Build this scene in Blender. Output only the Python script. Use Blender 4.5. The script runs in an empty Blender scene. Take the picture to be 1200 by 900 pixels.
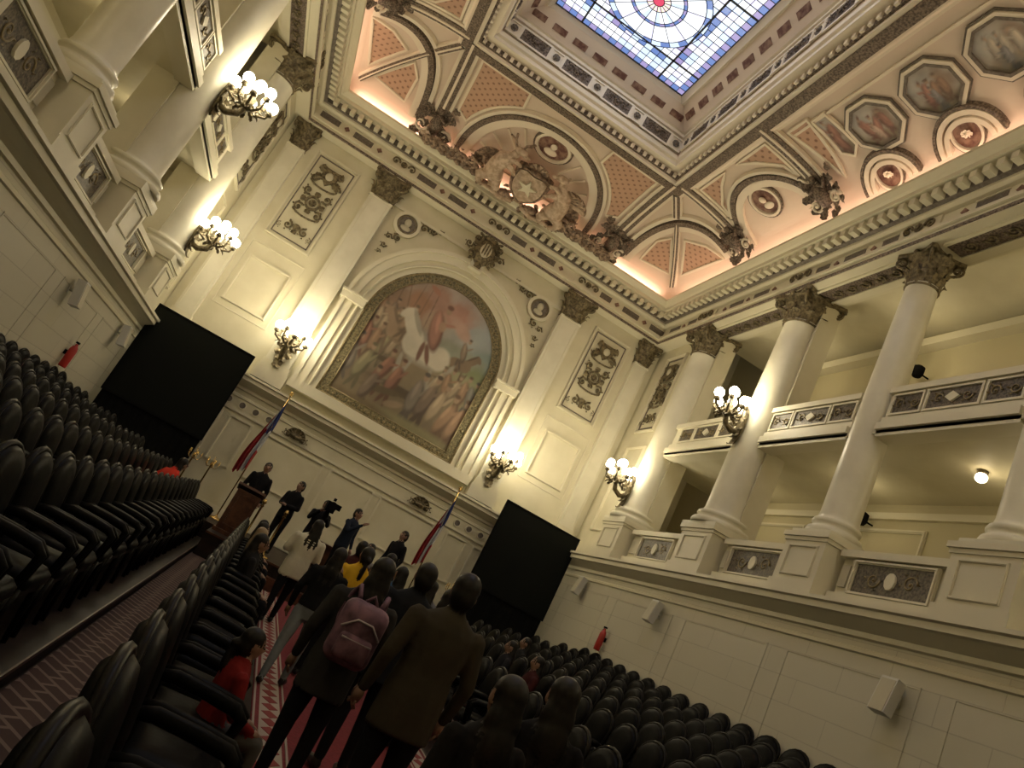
import bpy, math, random
import numpy as np
from mathutils import Matrix, Vector, kdtree
random.seed(7); np.random.seed(7)
sc=bpy.context.scene
FZ=-1.62
W=6.8; L=23.5
pi=math.pi
# ---------------------------------------------------------------- materials
def mat(name,col,rough=.6,metal=0,col2=None,scale=6,bump=0,emit=None,es=0,bscale=30,detail=4,spec=None):
    m=bpy.data.materials.new(name); m.use_nodes=True; nt=m.node_tree; b=nt.nodes['Principled BSDF']
    b.inputs['Base Color'].default_value=(*col,1); b.inputs['Roughness'].default_value=rough; b.inputs['Metallic'].default_value=metal
    if spec is not None: b.inputs['Specular IOR Level'].default_value=spec
    tc=nt.nodes.new('ShaderNodeTexCoord')
    if col2:
        n=nt.nodes.new('ShaderNodeTexNoise'); n.inputs['Scale'].default_value=scale; n.inputs['Detail'].default_value=detail
        nt.links.new(tc.outputs['Object'],n.inputs['Vector'])
        r=nt.nodes.new('ShaderNodeValToRGB'); r.color_ramp.elements[0].color=(*col,1); r.color_ramp.elements[1].color=(*col2,1)
        r.color_ramp.elements[0].position=.38; r.color_ramp.elements[1].position=.62
        nt.links.new(n.outputs['Fac'],r.inputs['Fac']); nt.links.new(r.outputs['Color'],b.inputs['Base Color'])
    if bump:
        n=nt.nodes.new('ShaderNodeTexNoise'); n.inputs['Scale'].default_value=bscale; nt.links.new(tc.outputs['Object'],n.inputs['Vector'])
        bp=nt.nodes.new('ShaderNodeBump'); bp.inputs['Strength'].default_value=bump; bp.inputs['Distance'].default_value=.02
        nt.links.new(n.outputs['Fac'],bp.inputs['Height']); nt.links.new(bp.outputs['Normal'],b.inputs['Normal'])
    if emit:
        b.inputs['Emission Color'].default_value=(*emit,1); b.inputs['Emission Strength'].default_value=es
    return m
CREAM=mat('cream_plaster',(.63,.585,.42),.55,0,(.68,.635,.47),1.5,.05)
CREAM2=mat('cream_moulding',(.70,.655,.50),.5)
CREAMD=mat('cream_dark_panel',(.54,.50,.37),.6)  # darker cream for side panels, relief figures and speaker fronts
COLM=mat('column_stucco',(.74,.705,.57),.35,0,(.68,.645,.51),2)
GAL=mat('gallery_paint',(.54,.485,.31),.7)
BRONZE=mat('aged_bronze',(.085,.066,.036),.5,.35,(.24,.195,.11),14,.3)
GOLDD=mat('dull_gold',(.30,.24,.13),.4,.5,(.18,.14,.07),9)
GREY=mat('inlay_taupe',(.19,.16,.13),.6,0,(.12,.10,.08),16)
PAN=mat('dark_granite_inlay',(.05,.042,.034),.45,0,(.17,.14,.10),26,.3)
PINK=mat('ceiling_plaster',(.70,.585,.48),.6)
PINKL=mat('ceiling_moulding',(.79,.71,.58),.55)
BROWNB=mat('ceiling_leaf_band',(.06,.042,.03),.6,0,(.24,.185,.14),24,.5)
WINE=mat('medallion_wine',(.12,.045,.035),.6,0,(.30,.18,.13),7)
BLACKL=mat('black_leather',(.0032,.0032,.0032),.45,0,(.0055,.005,.005),20,.04,spec=.06)
DWOOD=mat('ebonised_wood',(.005,.004,.0035),.4,spec=.10)
WOOD=mat('mahogany',(.11,.04,.018),.35,0,(.06,.02,.01),8)
BLACK=mat('black_cloth',(.005,.005,.005),.9,spec=.1)
SCREEN=mat('projection_screen_black',(.004,.005,.004),.6,spec=.12)
FLOORM=mat('dark_parquet',(.016,.010,.008),.5,0,(.028,.017,.012),6,spec=.2)
REDC=mat('red_carpet',(.17,.010,.020),.95,0,(.12,.007,.013),30,.2)
WHITE=mat('white_plastic',(.66,.65,.60),.4)
REDP=mat('red_enamel',(.42,.02,.015),.3)
BRASS=mat('polished_brass',(.65,.45,.18),.25,.95)
BULB=mat('opal_globe',(1,.95,.82),.3,emit=(1,.90,.66),es=24)
GLOB=mat('small_lamp_globe',(1,.9,.7),.3,emit=(1,.8,.5),es=9)
def diaper():
    m=mat('diaper_panel',(.5,.25,.17),.65); nt=m.node_tree; b=nt.nodes['Principled BSDF']
    tc=nt.nodes.new('ShaderNodeTexCoord'); mp=nt.nodes.new('ShaderNodeMapping'); mp.inputs['Rotation'].default_value=(0,0,pi/4); mp.inputs['Scale'].default_value=(5.5,5.5,0)
    nt.links.new(tc.outputs['Object'],mp.inputs['Vector'])
    v=nt.nodes.new('ShaderNodeTexVoronoi'); v.inputs['Scale'].default_value=1; v.inputs['Randomness'].default_value=0
    nt.links.new(mp.outputs['Vector'],v.inputs['Vector'])
    r=nt.nodes.new('ShaderNodeValToRGB'); e=r.color_ramp.elements
    e[0].color=(.27,.15,.10,1); e[1].color=(.53,.34,.24,1); e[0].position=.16; e[1].position=.26
    nt.links.new(v.outputs['Distance'],r.inputs['Fac']); nt.links.new(r.outputs['Color'],b.inputs['Base Color']); return m
DIA=diaper()
def brickcarpet(name,c1,c2,mortar,scale):
    m=mat(name,c1,.9); nt=m.node_tree; b=nt.nodes['Principled BSDF']
    tc=nt.nodes.new('ShaderNodeTexCoord'); mp=nt.nodes.new('ShaderNodeMapping'); mp.inputs['Rotation'].default_value=(0,0,pi/4)
    nt.links.new(tc.outputs['Object'],mp.inputs['Vector'])
    v=nt.nodes.new('ShaderNodeTexBrick'); v.inputs['Scale'].default_value=scale
    v.inputs['Color1'].default_value=(*c1,1);v.inputs['Color2'].default_value=(*c2,1);v.inputs['Mortar'].default_value=(*mortar,1); v.inputs['Mortar Size'].default_value=.03
    nt.links.new(mp.outputs['Vector'],v.inputs['Vector']); nt.links.new(v.outputs['Color'],b.inputs['Base Color']); return m
BRICKC=brickcarpet('walkway_carpet',(.07,.036,.03),(.05,.024,.02),(.20,.14,.11),2.0)
def ashlar():
    m=mat('cream_ashlar',(.72,.69,.58),.55); nt=m.node_tree; b=nt.nodes['Principled BSDF']
    tc=nt.nodes.new('ShaderNodeTexCoord')
    sx=nt.nodes.new('ShaderNodeSeparateXYZ'); cx=nt.nodes.new('ShaderNodeCombineXYZ')
    nt.links.new(tc.outputs['Object'],sx.inputs[0]); nt.links.new(sx.outputs['Y'],cx.inputs['X']); nt.links.new(sx.outputs['Z'],cx.inputs['Y'])
    v=nt.nodes.new('ShaderNodeTexBrick'); v.inputs['Scale'].default_value=1; v.inputs['Brick Width'].default_value=1.7; v.inputs['Row Height'].default_value=.42
    v.inputs['Color1'].default_value=(.60,.565,.44,1);v.inputs['Color2'].default_value=(.62,.585,.46,1);v.inputs['Mortar'].default_value=(.50,.465,.36,1); v.inputs['Mortar Size'].default_value=.008
    nt.links.new(cx.outputs[0],v.inputs['Vector']); nt.links.new(v.outputs['Color'],b.inputs['Base Color'])
    bp=nt.nodes.new('ShaderNodeBump'); bp.inputs['Strength'].default_value=.4; bp.inputs['Distance'].default_value=.02; bp.invert=True
    nt.links.new(v.outputs['Fac'],bp.inputs['Height']); nt.links.new(bp.outputs['Normal'],b.inputs['Normal']); return m
ASH=ashlar()
def vcolmat(name,rough=.7):
    m=mat(name,(.3,.2,.1),rough); at=m.node_tree.nodes.new('ShaderNodeAttribute'); at.attribute_name='Col'
    m.node_tree.links.new(at.outputs['Color'],m.node_tree.nodes['Principled BSDF'].inputs['Base Color']); return m
# ---------------------------------------------------------------- mesh builder
class MB:
    def __init__(s): s.V=[];s.F=[];s.I=[];s.S=[];s.mats=[];s.M=Matrix.Identity(4)
    def mi(s,m):
        if m not in s.mats: s.mats.append(m)
        return s.mats.index(m)
    def add(s,vs,fs,m,sm=False):
        o=len(s.V); M=s.M
        s.V+=[tuple(M@Vector(v)) for v in vs]; k=s.mi(m)
        for f in fs: s.F.append([i+o for i in f]); s.I.append(k); s.S.append(sm)
    def box(s,cx,cy,cz,sx,sy,sz,m,rot=None):
        v=[Vector((x*sx/2,y*sy/2,z*sz/2)) for z in(-1,1) for y in(-1,1) for x in(-1,1)]
        if rot: v=[rot@a for a in v]
        s.add([(a.x+cx,a.y+cy,a.z+cz) for a in v],[(0,2,3,1),(4,5,7,6),(0,1,5,4),(2,6,7,3),(0,4,6,2),(1,3,7,5)],m)
    def bx(s,x0,x1,y0,y1,z0,z1,m): s.box((x0+x1)/2,(y0+y1)/2,(z0+z1)/2,abs(x1-x0),abs(y1-y0),abs(z1-z0),m)
    def lathe(s,pr,m,seg=20,c=(0,0,0),sx=1,sy=1,sm=True,cap=True):
        vs=[];fs=[]
        for r,z in pr:
            for k in range(seg):
                a=2*pi*k/seg; vs.append((c[0]+r*sx*math.cos(a),c[1]+r*sy*math.sin(a),c[2]+z))
        for i in range(len(pr)-1):
            for k in range(seg):
                k2=(k+1)%seg; fs.append((i*seg+k,i*seg+k2,(i+1)*seg+k2,(i+1)*seg+k))
        s.add(vs,fs,m,sm)
        if cap: s.add(vs[:seg],[tuple(range(seg))[::-1]],m); s.add(vs[-seg:],[tuple(range(seg))],m)
    def ell(s,c,r,m,seg=12,rings=8):
        vs=[];fs=[]
        for i in range(rings+1):
            t=pi*i/rings
            for k in range(seg):
                a=2*pi*k/seg; vs.append((c[0]+r[0]*math.sin(t)*math.cos(a),c[1]+r[1]*math.sin(t)*math.sin(a),c[2]-r[2]*math.cos(t)))
        for i in range(rings):
            for k in range(seg):
                k2=(k+1)%seg; fs.append((i*seg+k,i*seg+k2,(i+1)*seg+k2,(i+1)*seg+k))
        s.add(vs,fs,m,True)
    def tube(s,path,rads,m,seg=6,sm=True):
        P=[Vector(p) for p in path]; n=len(P)
        if not hasattr(rads,'__len__'): rads=[rads]*n
        vs=[];fs=[]; prev=None
        for i in range(n):
            t=(P[min(i+1,n-1)]-P[max(i-1,0)])
            if t.length<1e-6: t=Vector((0,0,1))
            t.normalize()
            if prev is None:
                a=Vector((0,0,1)) if abs(t.z)<.9 else Vector((1,0,0)); a=t.cross(a).normalized()
            else:
                a=prev-t*prev.dot(t)
                a=a.normalized() if a.length>1e-5 else t.orthogonal().normalized()
            prev=a; b=t.cross(a)
            for k in range(seg):
                an=2*pi*k/seg; q=P[i]+(a*math.cos(an)+b*math.sin(an))*rads[i]; vs.append(tuple(q))
        for i in range(n-1):
            for k in range(seg):
                k2=(k+1)%seg; fs.append((i*seg+k,i*seg+k2,(i+1)*seg+k2,(i+1)*seg+k))
        fs.append(tuple(range(seg))[::-1]); fs.append(tuple(range((n-1)*seg,n*seg)))
        s.add(vs,fs,m,sm)
    def prism(s,poly,d0,d1,m,ax='w'):
        n=len(poly); vs=[(p[0],p[1],d0) for p in poly]+[(p[0],p[1],d1) for p in poly]
        fs=[tuple(range(n))[::-1],tuple(range(n,2*n))]+[(i,(i+1)%n,n+(i+1)%n,n+i) for i in range(n)]
        s.add(vs,fs,m)
    def band2(s,path,w,d,m,closed=False,d0=0):
        n=len(path); Lf=[];Rt=[]
        for i in range(n):
            a=path[(i-1)%n] if closed else path[max(i-1,0)]; b=path[(i+1)%n] if closed else path[min(i+1,n-1)]
            t=Vector((b[0]-a[0],b[1]-a[1])).normalized(); nn=Vector((-t.y,t.x))
            p=Vector(path[i][:2]); Lf.append(p+nn*w/2); Rt.append(p-nn*w/2)
        vs=[];fs=[]
        for i in range(n): vs+=[(Lf[i].x,Lf[i].y,d0),(Lf[i].x,Lf[i].y,d),(Rt[i].x,Rt[i].y,d),(Rt[i].x,Rt[i].y,d0)]
        for i in range(n if closed else n-1):
            j=(i+1)%n
            for k in range(3): fs.append((i*4+k,i*4+k+1,j*4+k+1,j*4+k))
        s.add(vs,fs,m)
    def frame(s,x0,x1,y0,y1,w,d,m,bead=True):
        for (a,b,c,e) in((x0,x1,y0,y0+w),(x0,x1,y1-w,y1),(x0,x0+w,y0+w,y1-w),(x1-w,x1,y0+w,y1-w)): s.bx(a,b,c,e,0,d,m)
        if bead:
            g=w*.25
            for (a,b,c,e) in((x0+g,x1-g,y0+g,y0+w-g),(x0+g,x1-g,y1-w+g,y1-g),(x0+g,x0+w-g,y0+w-g,y1-w+g),(x1-w+g,x1-g,y0+w-g,y1-w+g)): s.bx(a,b,c,e,d,d*1.6,m)
    def leaf(s,O,up,out,Ln,wd,curl,m):
        up=Vector(up).normalized(); out=Vector(out).normalized(); sd=up.cross(out); O=Vector(O); vs=[];fs=[];N=6
        for i in range(N+1):
            t=i/N
            c=O+up*(Ln*(t-.28*t**3))+out*(curl*(t**2.2)) - up*(Ln*.18*max(0,t-.8)*3)
            hw=wd*(.62+.5*math.sin(pi*min(1,t*1.05)))*(1 if i%2==0 else .8)*(1-.75*max(0,t-.72)/.28)
            vs+=[tuple(c-sd*hw-out*.012),tuple(c+out*(.22*hw)),tuple(c+sd*hw-out*.012)]
        for i in range(N):
            a=i*3; fs+=[(a,a+1,a+4,a+3),(a+1,a+2,a+5,a+4)]
        s.add(vs,fs,m,False)
    def obj(s,name,loc=None,rotz=0):
        me=bpy.data.meshes.new(name); me.from_pydata(s.V,[],s.F)
        for m in s.mats: me.materials.append(m)
        me.polygons.foreach_set('material_index',s.I); me.polygons.foreach_set('use_smooth',s.S); me.update()
        o=bpy.data.objects.new(name,me); sc.collection.objects.link(o)
        if loc: o.location=loc
        o.rotation_euler[2]=rotz
        return o
def inst(o,loc,rotz=0,scale=1):
    n=bpy.data.objects.new(o.name.split('.')[0],o.data); sc.collection.objects.link(n); n.location=loc; n.rotation_euler[2]=rotz; n.scale=(scale,)*3 if not hasattr(scale,'__len__') else scale; return n
def frameM(o,u,v,w):
    return Matrix(((u[0],v[0],w[0],o[0]),(u[1],v[1],w[1],o[1]),(u[2],v[2],w[2],o[2]),(0,0,0,1)))
MF=frameM((0,0,0),(1,0,0),(0,0,1),(0,-1,0))
MR=frameM((W,0,0),(0,-1,0),(0,0,1),(-1,0,0))
ML=frameM((-W,0,0),(0,1,0),(0,0,1),(1,0,0))
def arc(cx,cy,rx,ry,a0,a1,n=24): return [(cx+rx*math.cos(a0+(a1-a0)*i/n),cy+ry*math.sin(a0+(a1-a0)*i/n)) for i in range(n+1)]
def spiral(cx,cy,R,turns,a0,d=1,n=18):
    out=[]
    for i in range(n+1):
        t=i/n; r=R*(1-.85*t); a=a0+d*turns*2*pi*t; out.append((cx+r*math.cos(a),cy+r*math.sin(a)))
    return out
def ring(mb,rect,prof,m,ky=1,sm=False):
    x0,x1,y0,y1=rect; vs=[];fs=[]
    for c,z in prof: vs+=[(x0+c,y0+c*ky,z),(x1-c,y0+c*ky,z),(x1-c,y1-c*ky,z),(x0+c,y1-c*ky,z)]
    for i in range(len(prof)-1):
        for k in range(4):
            k2=(k+1)%4; fs.append((i*4+k,i*4+k2,(i+1)*4+k2,(i+1)*4+k))
    mb.add(vs,fs,m,sm)
def scroll(mb,cx,cy,R,a0,d,m,w=.05,leafs=True,r=None):
    r=r or R*.13; sp=spiral(cx,cy,R,1.3,a0,d)
    mb.tube([(p[0],p[1],w) for p in sp],[r*(1.15-.7*i/len(sp)) for i in range(len(sp))],m,5)
    mb.ell((cx,cy,w),(r*1.5,r*1.5,r*1.2),m,8,5)
    if leafs:
        for k in range(4):
            a=a0+d*k*1.1; mb.leaf((cx+R*.95*math.cos(a),cy+R*.95*math.sin(a),w*.6),(math.cos(a),math.sin(a),0),(0,0,1),R*.55,R*.2,.05,m)
def rosette(mb,cx,cy,R,m,w=.02,n=8):
    for k in range(n):
        a=2*pi*k/n; mb.leaf((cx,cy,w),(math.cos(a),math.sin(a),0),(0,0,1),R,R*.3,R*.2,m)
    mb.ell((cx,cy,w+.02),(R*.28,R*.28,R*.2),m,8,5)
def cluster(mb,cx,cy,w,h,m,o=.05,n=14):
    for i in range(n):
        x=cx+random.uniform(-w,w)/2; y=cy+random.uniform(-h,h)/2; a=math.atan2(y-cy,x-cx)+random.uniform(-.5,.5)
        mb.leaf((x,y,o*.5),(math.cos(a),math.sin(a),.2),(0,0,1),min(w,h)*.4,min(w,h)*.13,.08,m)
# ---------------------------------------------------------------- painter (vertex colour canvases)
def fbm(h,w,o=5,base=4):
    out=np.zeros((h,w)); amp=1
    for k in range(o):
        n=base*2**k; g=np.random.rand(n+2,n+2)
        ys=np.linspace(0,n,h); xs=np.linspace(0,n,w); yi=ys.astype(int); xi=xs.astype(int); fy=(ys-yi)[:,None]; fx=(xs-xi)[None,:]
        fy=fy*fy*(3-2*fy); fx=fx*fx*(3-2*fx)
        a=g[yi][:,xi];b=g[yi][:,xi+1];c=g[yi+1][:,xi];d=g[yi+1][:,xi+1]
        out+=amp*((a*(1-fx)+b*fx)*(1-fy)+(c*(1-fx)+d*fx)*fy); amp*=.55
    out-=out.min(); return out/out.max()
rg=random.Random(11)
class Canvas:
    def __init__(s,h,w,base,asp=2.3):
        s.U=np.linspace(-1,1,w)[None,:].repeat(h,0); s.V=np.linspace(0,1,h)[:,None].repeat(w,1); s.asp=asp
        s.n1=fbm(h,w); s.n2=fbm(h,w); s.n3=fbm(h,w,5,9); s.C=np.zeros((h,w,3)); s.C[:]=base
    def mix(s,m,c): s.C=s.C*(1-m[...,None])+np.array(c)*m[...,None]
    def blob(s,u,v,ru,rv,col,soft=.3,ang=0,nz=.5,al=1):
        du=s.U-u; dv=(s.V-v)*s.asp
        x=du*math.cos(ang)+dv*math.sin(ang); y=-du*math.sin(ang)+dv*math.cos(ang)
        d=np.sqrt((x/ru)**2+(y/rv)**2)+(s.n3-.5)*nz
        s.mix(al*np.clip((1-d)/soft+.5,0,1),col)
    def fig(s,u,v,k,c,skin=(.27,.19,.13)):
        a=rg.uniform(-.3,.3); dk=tuple(x*.5 for x in c); lt=tuple(min(1,x*1.35) for x in c)
        s.blob(u,v-.01*k,.052*k,.15*k,dk,.3,a,.3); s.blob(u-.012*k,v,.038*k,.13*k,c,.4,a,.35); s.blob(u-.02*k,v+.02*k,.014*k,.07*k,lt,.6,a,.3)
        s.blob(u+.02*k,v-.085*k,.018*k,.08*k,dk,.3,a+.2,.2); s.blob(u-.03*k,v-.085*k,.018*k,.08*k,dk,.3,a-.2,.2)
        s.blob(u+.01*k,v+.072*k,.021*k,.027*k,skin,.3,0,.1); s.blob(u+.008*k,v+.085*k,.025*k,.018*k,dk,.4,0,.1)
        s.blob(u+.05*k,v+.03*k,.013*k,.06*k,c,.3,rg.uniform(-1.2,-.4),.2)
    def horse(s,u,v,k,c,f=1,rider=(.20,.14,.12)):
        dk=tuple(x*.62 for x in c); B=s.blob
        B(u,v-.14*k,.22*k,.03*k,(.09,.07,.045),.5)
        for d,a in((-.12,.15),(-.075,-.2),(.11,.1),(.15,-.25)): B(u+d*k,v-.080*k,.017*k,.125*k,dk,.3,a,.1)
        B(u,v,.16*k,.085*k,c,.25,.08,.12); B(u+.11*k,v+.008*k,.08*k,.09*k,c,.25,0,.12); B(u-.11*k*f,v+.015*k,.07*k,.095*k,c,.25,0,.12)
        B(u-f*.17*k,v+.055*k,.045*k,.13*k,c,.25,f*.7,.10); B(u-f*.235*k,v+.088*k,.062*k,.03*k,c,.25,f*.85,.1)
        B(u-f*.145*k,v+.075*k,.018*k,.10*k,dk,.35,f*.7,.2)
        B(u+f*.20*k,v-.03*k,.022*k,.11*k,dk,.3,-f*.3,.3); B(u,v-.035*k,.12*k,.025*k,dk,.5,.05,.3,.6)
        s.fig(u,v+.085*k,1.0*k,rider)
    def finish(s,blur=1,grain=.2,gain=1.2,sat=.8):
        for _ in range(blur):
            K=s.C.copy()
            for a,b in((1,0),(-1,0),(0,1),(0,-1)): K+=np.roll(np.roll(s.C,a,0),b,1)
            s.C=K/5
        s.C*=(.76+.42*s.n2)[...,None]; s.C*=(1-grain/2+grain*s.n3)[...,None]
        g=s.C.mean(2,keepdims=True); s.C=np.clip((g+(s.C-g)*sat)*gain,0,1); return s.C
def setcol(me,cols):
    ca=me.color_attributes.new('Col','FLOAT_COLOR','POINT'); buf=np.ones((len(cols),4),np.float32); buf[:,:3]=cols; ca.data.foreach_set('color',buf.ravel())
# ---------------------------------------------------------------- shell
mb=MB(); mb.bx(-10,10,-24.5,.6,FZ-.3,FZ,FLOORM); mb.obj('floor')
mb=MB(); mb.bx(-1.0,1.0,-22.5,-5.9,FZ,FZ+.012,REDC)
WL=mat('carpet_line',(.34,.29,.25),.9); CB=mat('carpet_border_red',(.20,.03,.03),.95)
for sx in(-1,1):
    mb.bx(sx*.73,sx*.93,-22.5,-5.9,FZ+.012,FZ+.015,WL)
    y=-22.4
    while y<-6:
        mb.prism([(sx*.83,y),(sx*.83+.08,y+.11),(sx*.83,y+.22),(sx*.83-.08,y+.11)],FZ+.015,FZ+.018,CB)
        y+=.24
    for a in(.68,.97): mb.bx(sx*a,sx*(a+.02),-22.5,-5.9,FZ+.012,FZ+.018,WL)
mb.obj('aisle_carpet')
mb=MB()
for sx in(-1,1): mb.bx(sx*1.98,sx*2.5,-22.5,-5.6,FZ,FZ+.014,BRICKC)
mb.obj('walkway_carpet')
ROWX=[2.93,3.66,4.39,5.12,5.85,6.42]
for sx,nm in((-1,'left'),(1,'right')):
    mb=MB()
    xs=[2.52,3.31,4.04,4.77,5.50,6.2,W]
    for i in range(6):
        zt=FZ+.14*(i+1); mb.bx(sx*xs[i],sx*(W-.001),-22.5,-3.2,zt-.14,zt,FLOORM); mb.bx(sx*(xs[i]-.012),sx*xs[i],-22.5,-3.2,zt-.03,zt+.003,WOOD)
    mb.obj('seating_platform')
mb=MB(); mb.bx(-2.48,2.48,-5.5,-.02,FZ,FZ+.5,FLOORM); mb.bx(-2.48,2.48,-5.53,-5.5,FZ+.46,FZ+.5,WOOD); mb.bx(-1.2,1.2,-5.85,-5.53,FZ,FZ+.25,WOOD)
for s in(-1,1): mb.bx(s*2.48,s*3.9,-3.15,-.02,FZ,FZ+.5,FLOORM)
mb.obj('stage_platform')
STG=FZ+.5
mb=MB(); mb.bx(-10,10,0,.4,FZ,13,CREAM)
mb.obj('wall_front')
mb=MB(); mb.bx(-10,10,-L-.4,-L,FZ,13,CREAM); mb.obj('wall_back')
COLY=[2.95,7.10,10.57,13.98,17.4,20.8]
CX=W+.13
for sx,nm in((-1,'left'),(1,'right')):
    mb=MB()
    mb.bx(sx*W,sx*(W+.5),-L,0,FZ,2.3,ASH)
    mb.bx(sx*W,sx*9.6,-L,0,2.3,2.5,CREAM)
    mb.bx(sx*W,sx*(W+.5),-2.35,0,2.5,9.9,CREAM)
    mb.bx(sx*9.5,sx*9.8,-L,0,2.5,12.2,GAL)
    mb.bx(sx*(W-.06),sx*9.6,-L,-2.35,5.78,5.97,CREAM)
    mb.bx(sx*7.35,sx*9.6,-L,-2.35,10.15,10.3,CREAM)
    mb.bx(sx*7.25,sx*7.4,-L,0,9.88,12.3,CREAM)
    for y in COLY:
        if y<8: mb.bx(sx*(W+.2),sx*(W+.7),-y-.50,-y+.50,2.5,9.9,CREAM)
    mb.bx(sx*9.2,sx*9.5,-L,-2.35,9.75,9.95,CREAM2); mb.bx(sx*9.35,sx*9.5,-L,-2.35,8.6,8.75,CREAM2); mb.bx(sx*9.4,sx*9.5,-L,-2.35,5.4,5.55,CREAM2)
    for i in range(5):
        y0=-COLY[i]-.7;y1=-COLY[i+1]+.7
        for z0,z1 in((3.0,5.2),(6.2,8.4)):
            mb.M=frameM((sx*9.5,0,0),(0,-sx,0),(0,0,1),(-sx,0,0))
            ua,ub=sorted((-sx*y0,-sx*y1)); mb.frame(ua,ub,z0,z1,.08,.04,CREAM2); mb.M=Matrix.Identity(4)
    mb.obj('wall_'+nm)
mb=MB(); ring(mb,(-W,W,-L,0),[(0,2.14),(.06,2.16),(.06,2.24),(.16,2.30),(.28,2.38),(.34,2.40),(.34,2.50),(.40,2.52),(.40,2.58),(0,2.61)],CREAM2)
ring(mb,(-W,W,-L,0),[(0,1.92),(.04,1.94),(.04,2.0),(0,2.02)],CREAM2); mb.obj('trim_1')
mb=MB()
mb.M=MF; 
for u0,u1 in((-6.5,-4.0),(-3.8,-3.1),(-2.7,-.9),(-.7,.7),(.9,2.7),(3.1,3.8),(4.0,6.5)): mb.frame(u0,u1,.1,1.45,.07,.03,CREAM2)
mb.bx(-W,W,-1.1,-.85,0,.05,CREAM2); mb.bx(-W,W,1.55,1.62,0,.05,CREAM2)
for s in(-1,1):
    for k in range(4):
        u=s*(2.85+k*.4); mb.prism(arc(u,1.78,.085,.085,0,2*pi,12)[:-1],0,.03,GREY); mb.band2(arc(u,1.78,.1,.1,0,2*pi,14),.03,.045,CREAM2)
for M in(MR,ML):
    mb.M=M; sg=1 if M is MR else -1
    for i in range(7):
        a=sg*(1.0+i*3.2); b=sg*(3.7+i*3.2); a,b=min(a,b),max(a,b); mb.frame(a,b,-.2,1.7,.04,.010,ASH,False)
mb.obj('trim_2')
# entablature
mb=MB()
R0=(-W,W,-L,0)
ring(mb,R0,[(-.5,9.86),(.42,9.86),(.42,9.88)],CREAM2)
ring(mb,R0,[(.42,9.88),(.45,9.89),(.45,9.95),(.42,9.96)],BROWNB)
ring(mb,R0,[(.42,9.96),(.42,10.04),(.48,10.05),(.48,10.13),(.36,10.15),(.36,10.46),(.44,10.48),(.5,10.54),(.5,10.60)],CREAM2)
ring(mb,R0,[(.5,10.60),(.6,10.61),(.6,10.80)],GREY)
ring(mb,R0,[(.6,10.80),(.84,10.82),(.84,10.93),(.9,10.96),(1.0,11.05),(1.0,11.12),(.2,11.14)],CREAM2)
for s in np.arange(-5.95,5.96,.27):
    mb.box(s,-.7,10.70,.14,.2,.16,CREAM2); mb.box(s,-L+.7,10.70,.14,.2,.16,CREAM2)
for y in np.arange(-L+.75,-.7,.27):
    for sx in(-1,1): mb.box(sx*(W-.7),y,10.70,.2,.14,.16,CREAM2)
for sx in(-1,1):
    for i in range(5):
        y0=-COLY[i]-.55; y1=-COLY[i+1]+.55
        mb.bx(sx*(W-.14),sx*(W+.26),y1,y0,9.83,9.86,BROWNB)
        mb.bx(sx*(W-.20),sx*(W-.14),y1,y0,9.80,9.86,CREAM2); mb.bx(sx*(W+.26),sx*(W+.32),y1,y0,9.80,9.86,CREAM2)
        mb.M=frameM((sx*(W+.06),0,9.83),(0,1,0),(sx,0,0),(0,0,-1))
        for yy in np.arange(y1+.25,y0-.1,.42): scroll(mb,yy,0,.13,0,1,BRONZE,.02,r=.025)
        mb.M=Matrix.Identity(4)
for M,sg,n0,n1 in((MF,1,-6.2,6.2),(MR,1,.8,22.6),(ML,-1,.8,22.6)):
    mb.M=M; u=n0; k=0
    while u<n1-.2:
        wv=.62 if k%2==0 else .16
        a,b=sg*u,sg*(u+wv); a,b=min(a,b),max(a,b); um=abs((a+b)/2)
        if (M is MF and (um<.6 or abs(um-3.4)<.5)) or (M is not MF and min(abs(um-y) for y in COLY)<.6): pass
        elif k%2==0: mb.bx(a,b,10.21,10.40,.3,.375,GREY); mb.bx(a-.03,b+.03,10.17,10.20,.3,.39,CREAM2); mb.bx(a-.03,b+.03,10.41,10.44,.3,.39,CREAM2)
        else: mb.prism([((a+b)/2,10.22),((a+b)/2+.09,10.305),((a+b)/2,10.39),((a+b)/2-.09,10.305)],.3,.385,WINE)
        u+=wv+.16; k+=1
    us=(-3.4,0,3.4) if M is MF else [sg*y for y in COLY]
    for u in us: 
        mb.bx(u-.5,u+.5,10.16,10.45,.3,.40,CREAM2)
        scroll(mb,u-.27,10.31,.13,0,1,BRONZE,.43,r=.026); scroll(mb,u+.27,10.31,.13,pi,-1,BRONZE,.43,r=.026); rosette(mb,u,10.31,.15,BRONZE,.43)
mb.M=Matrix.Identity(4); mb.obj('cornice')
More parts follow.
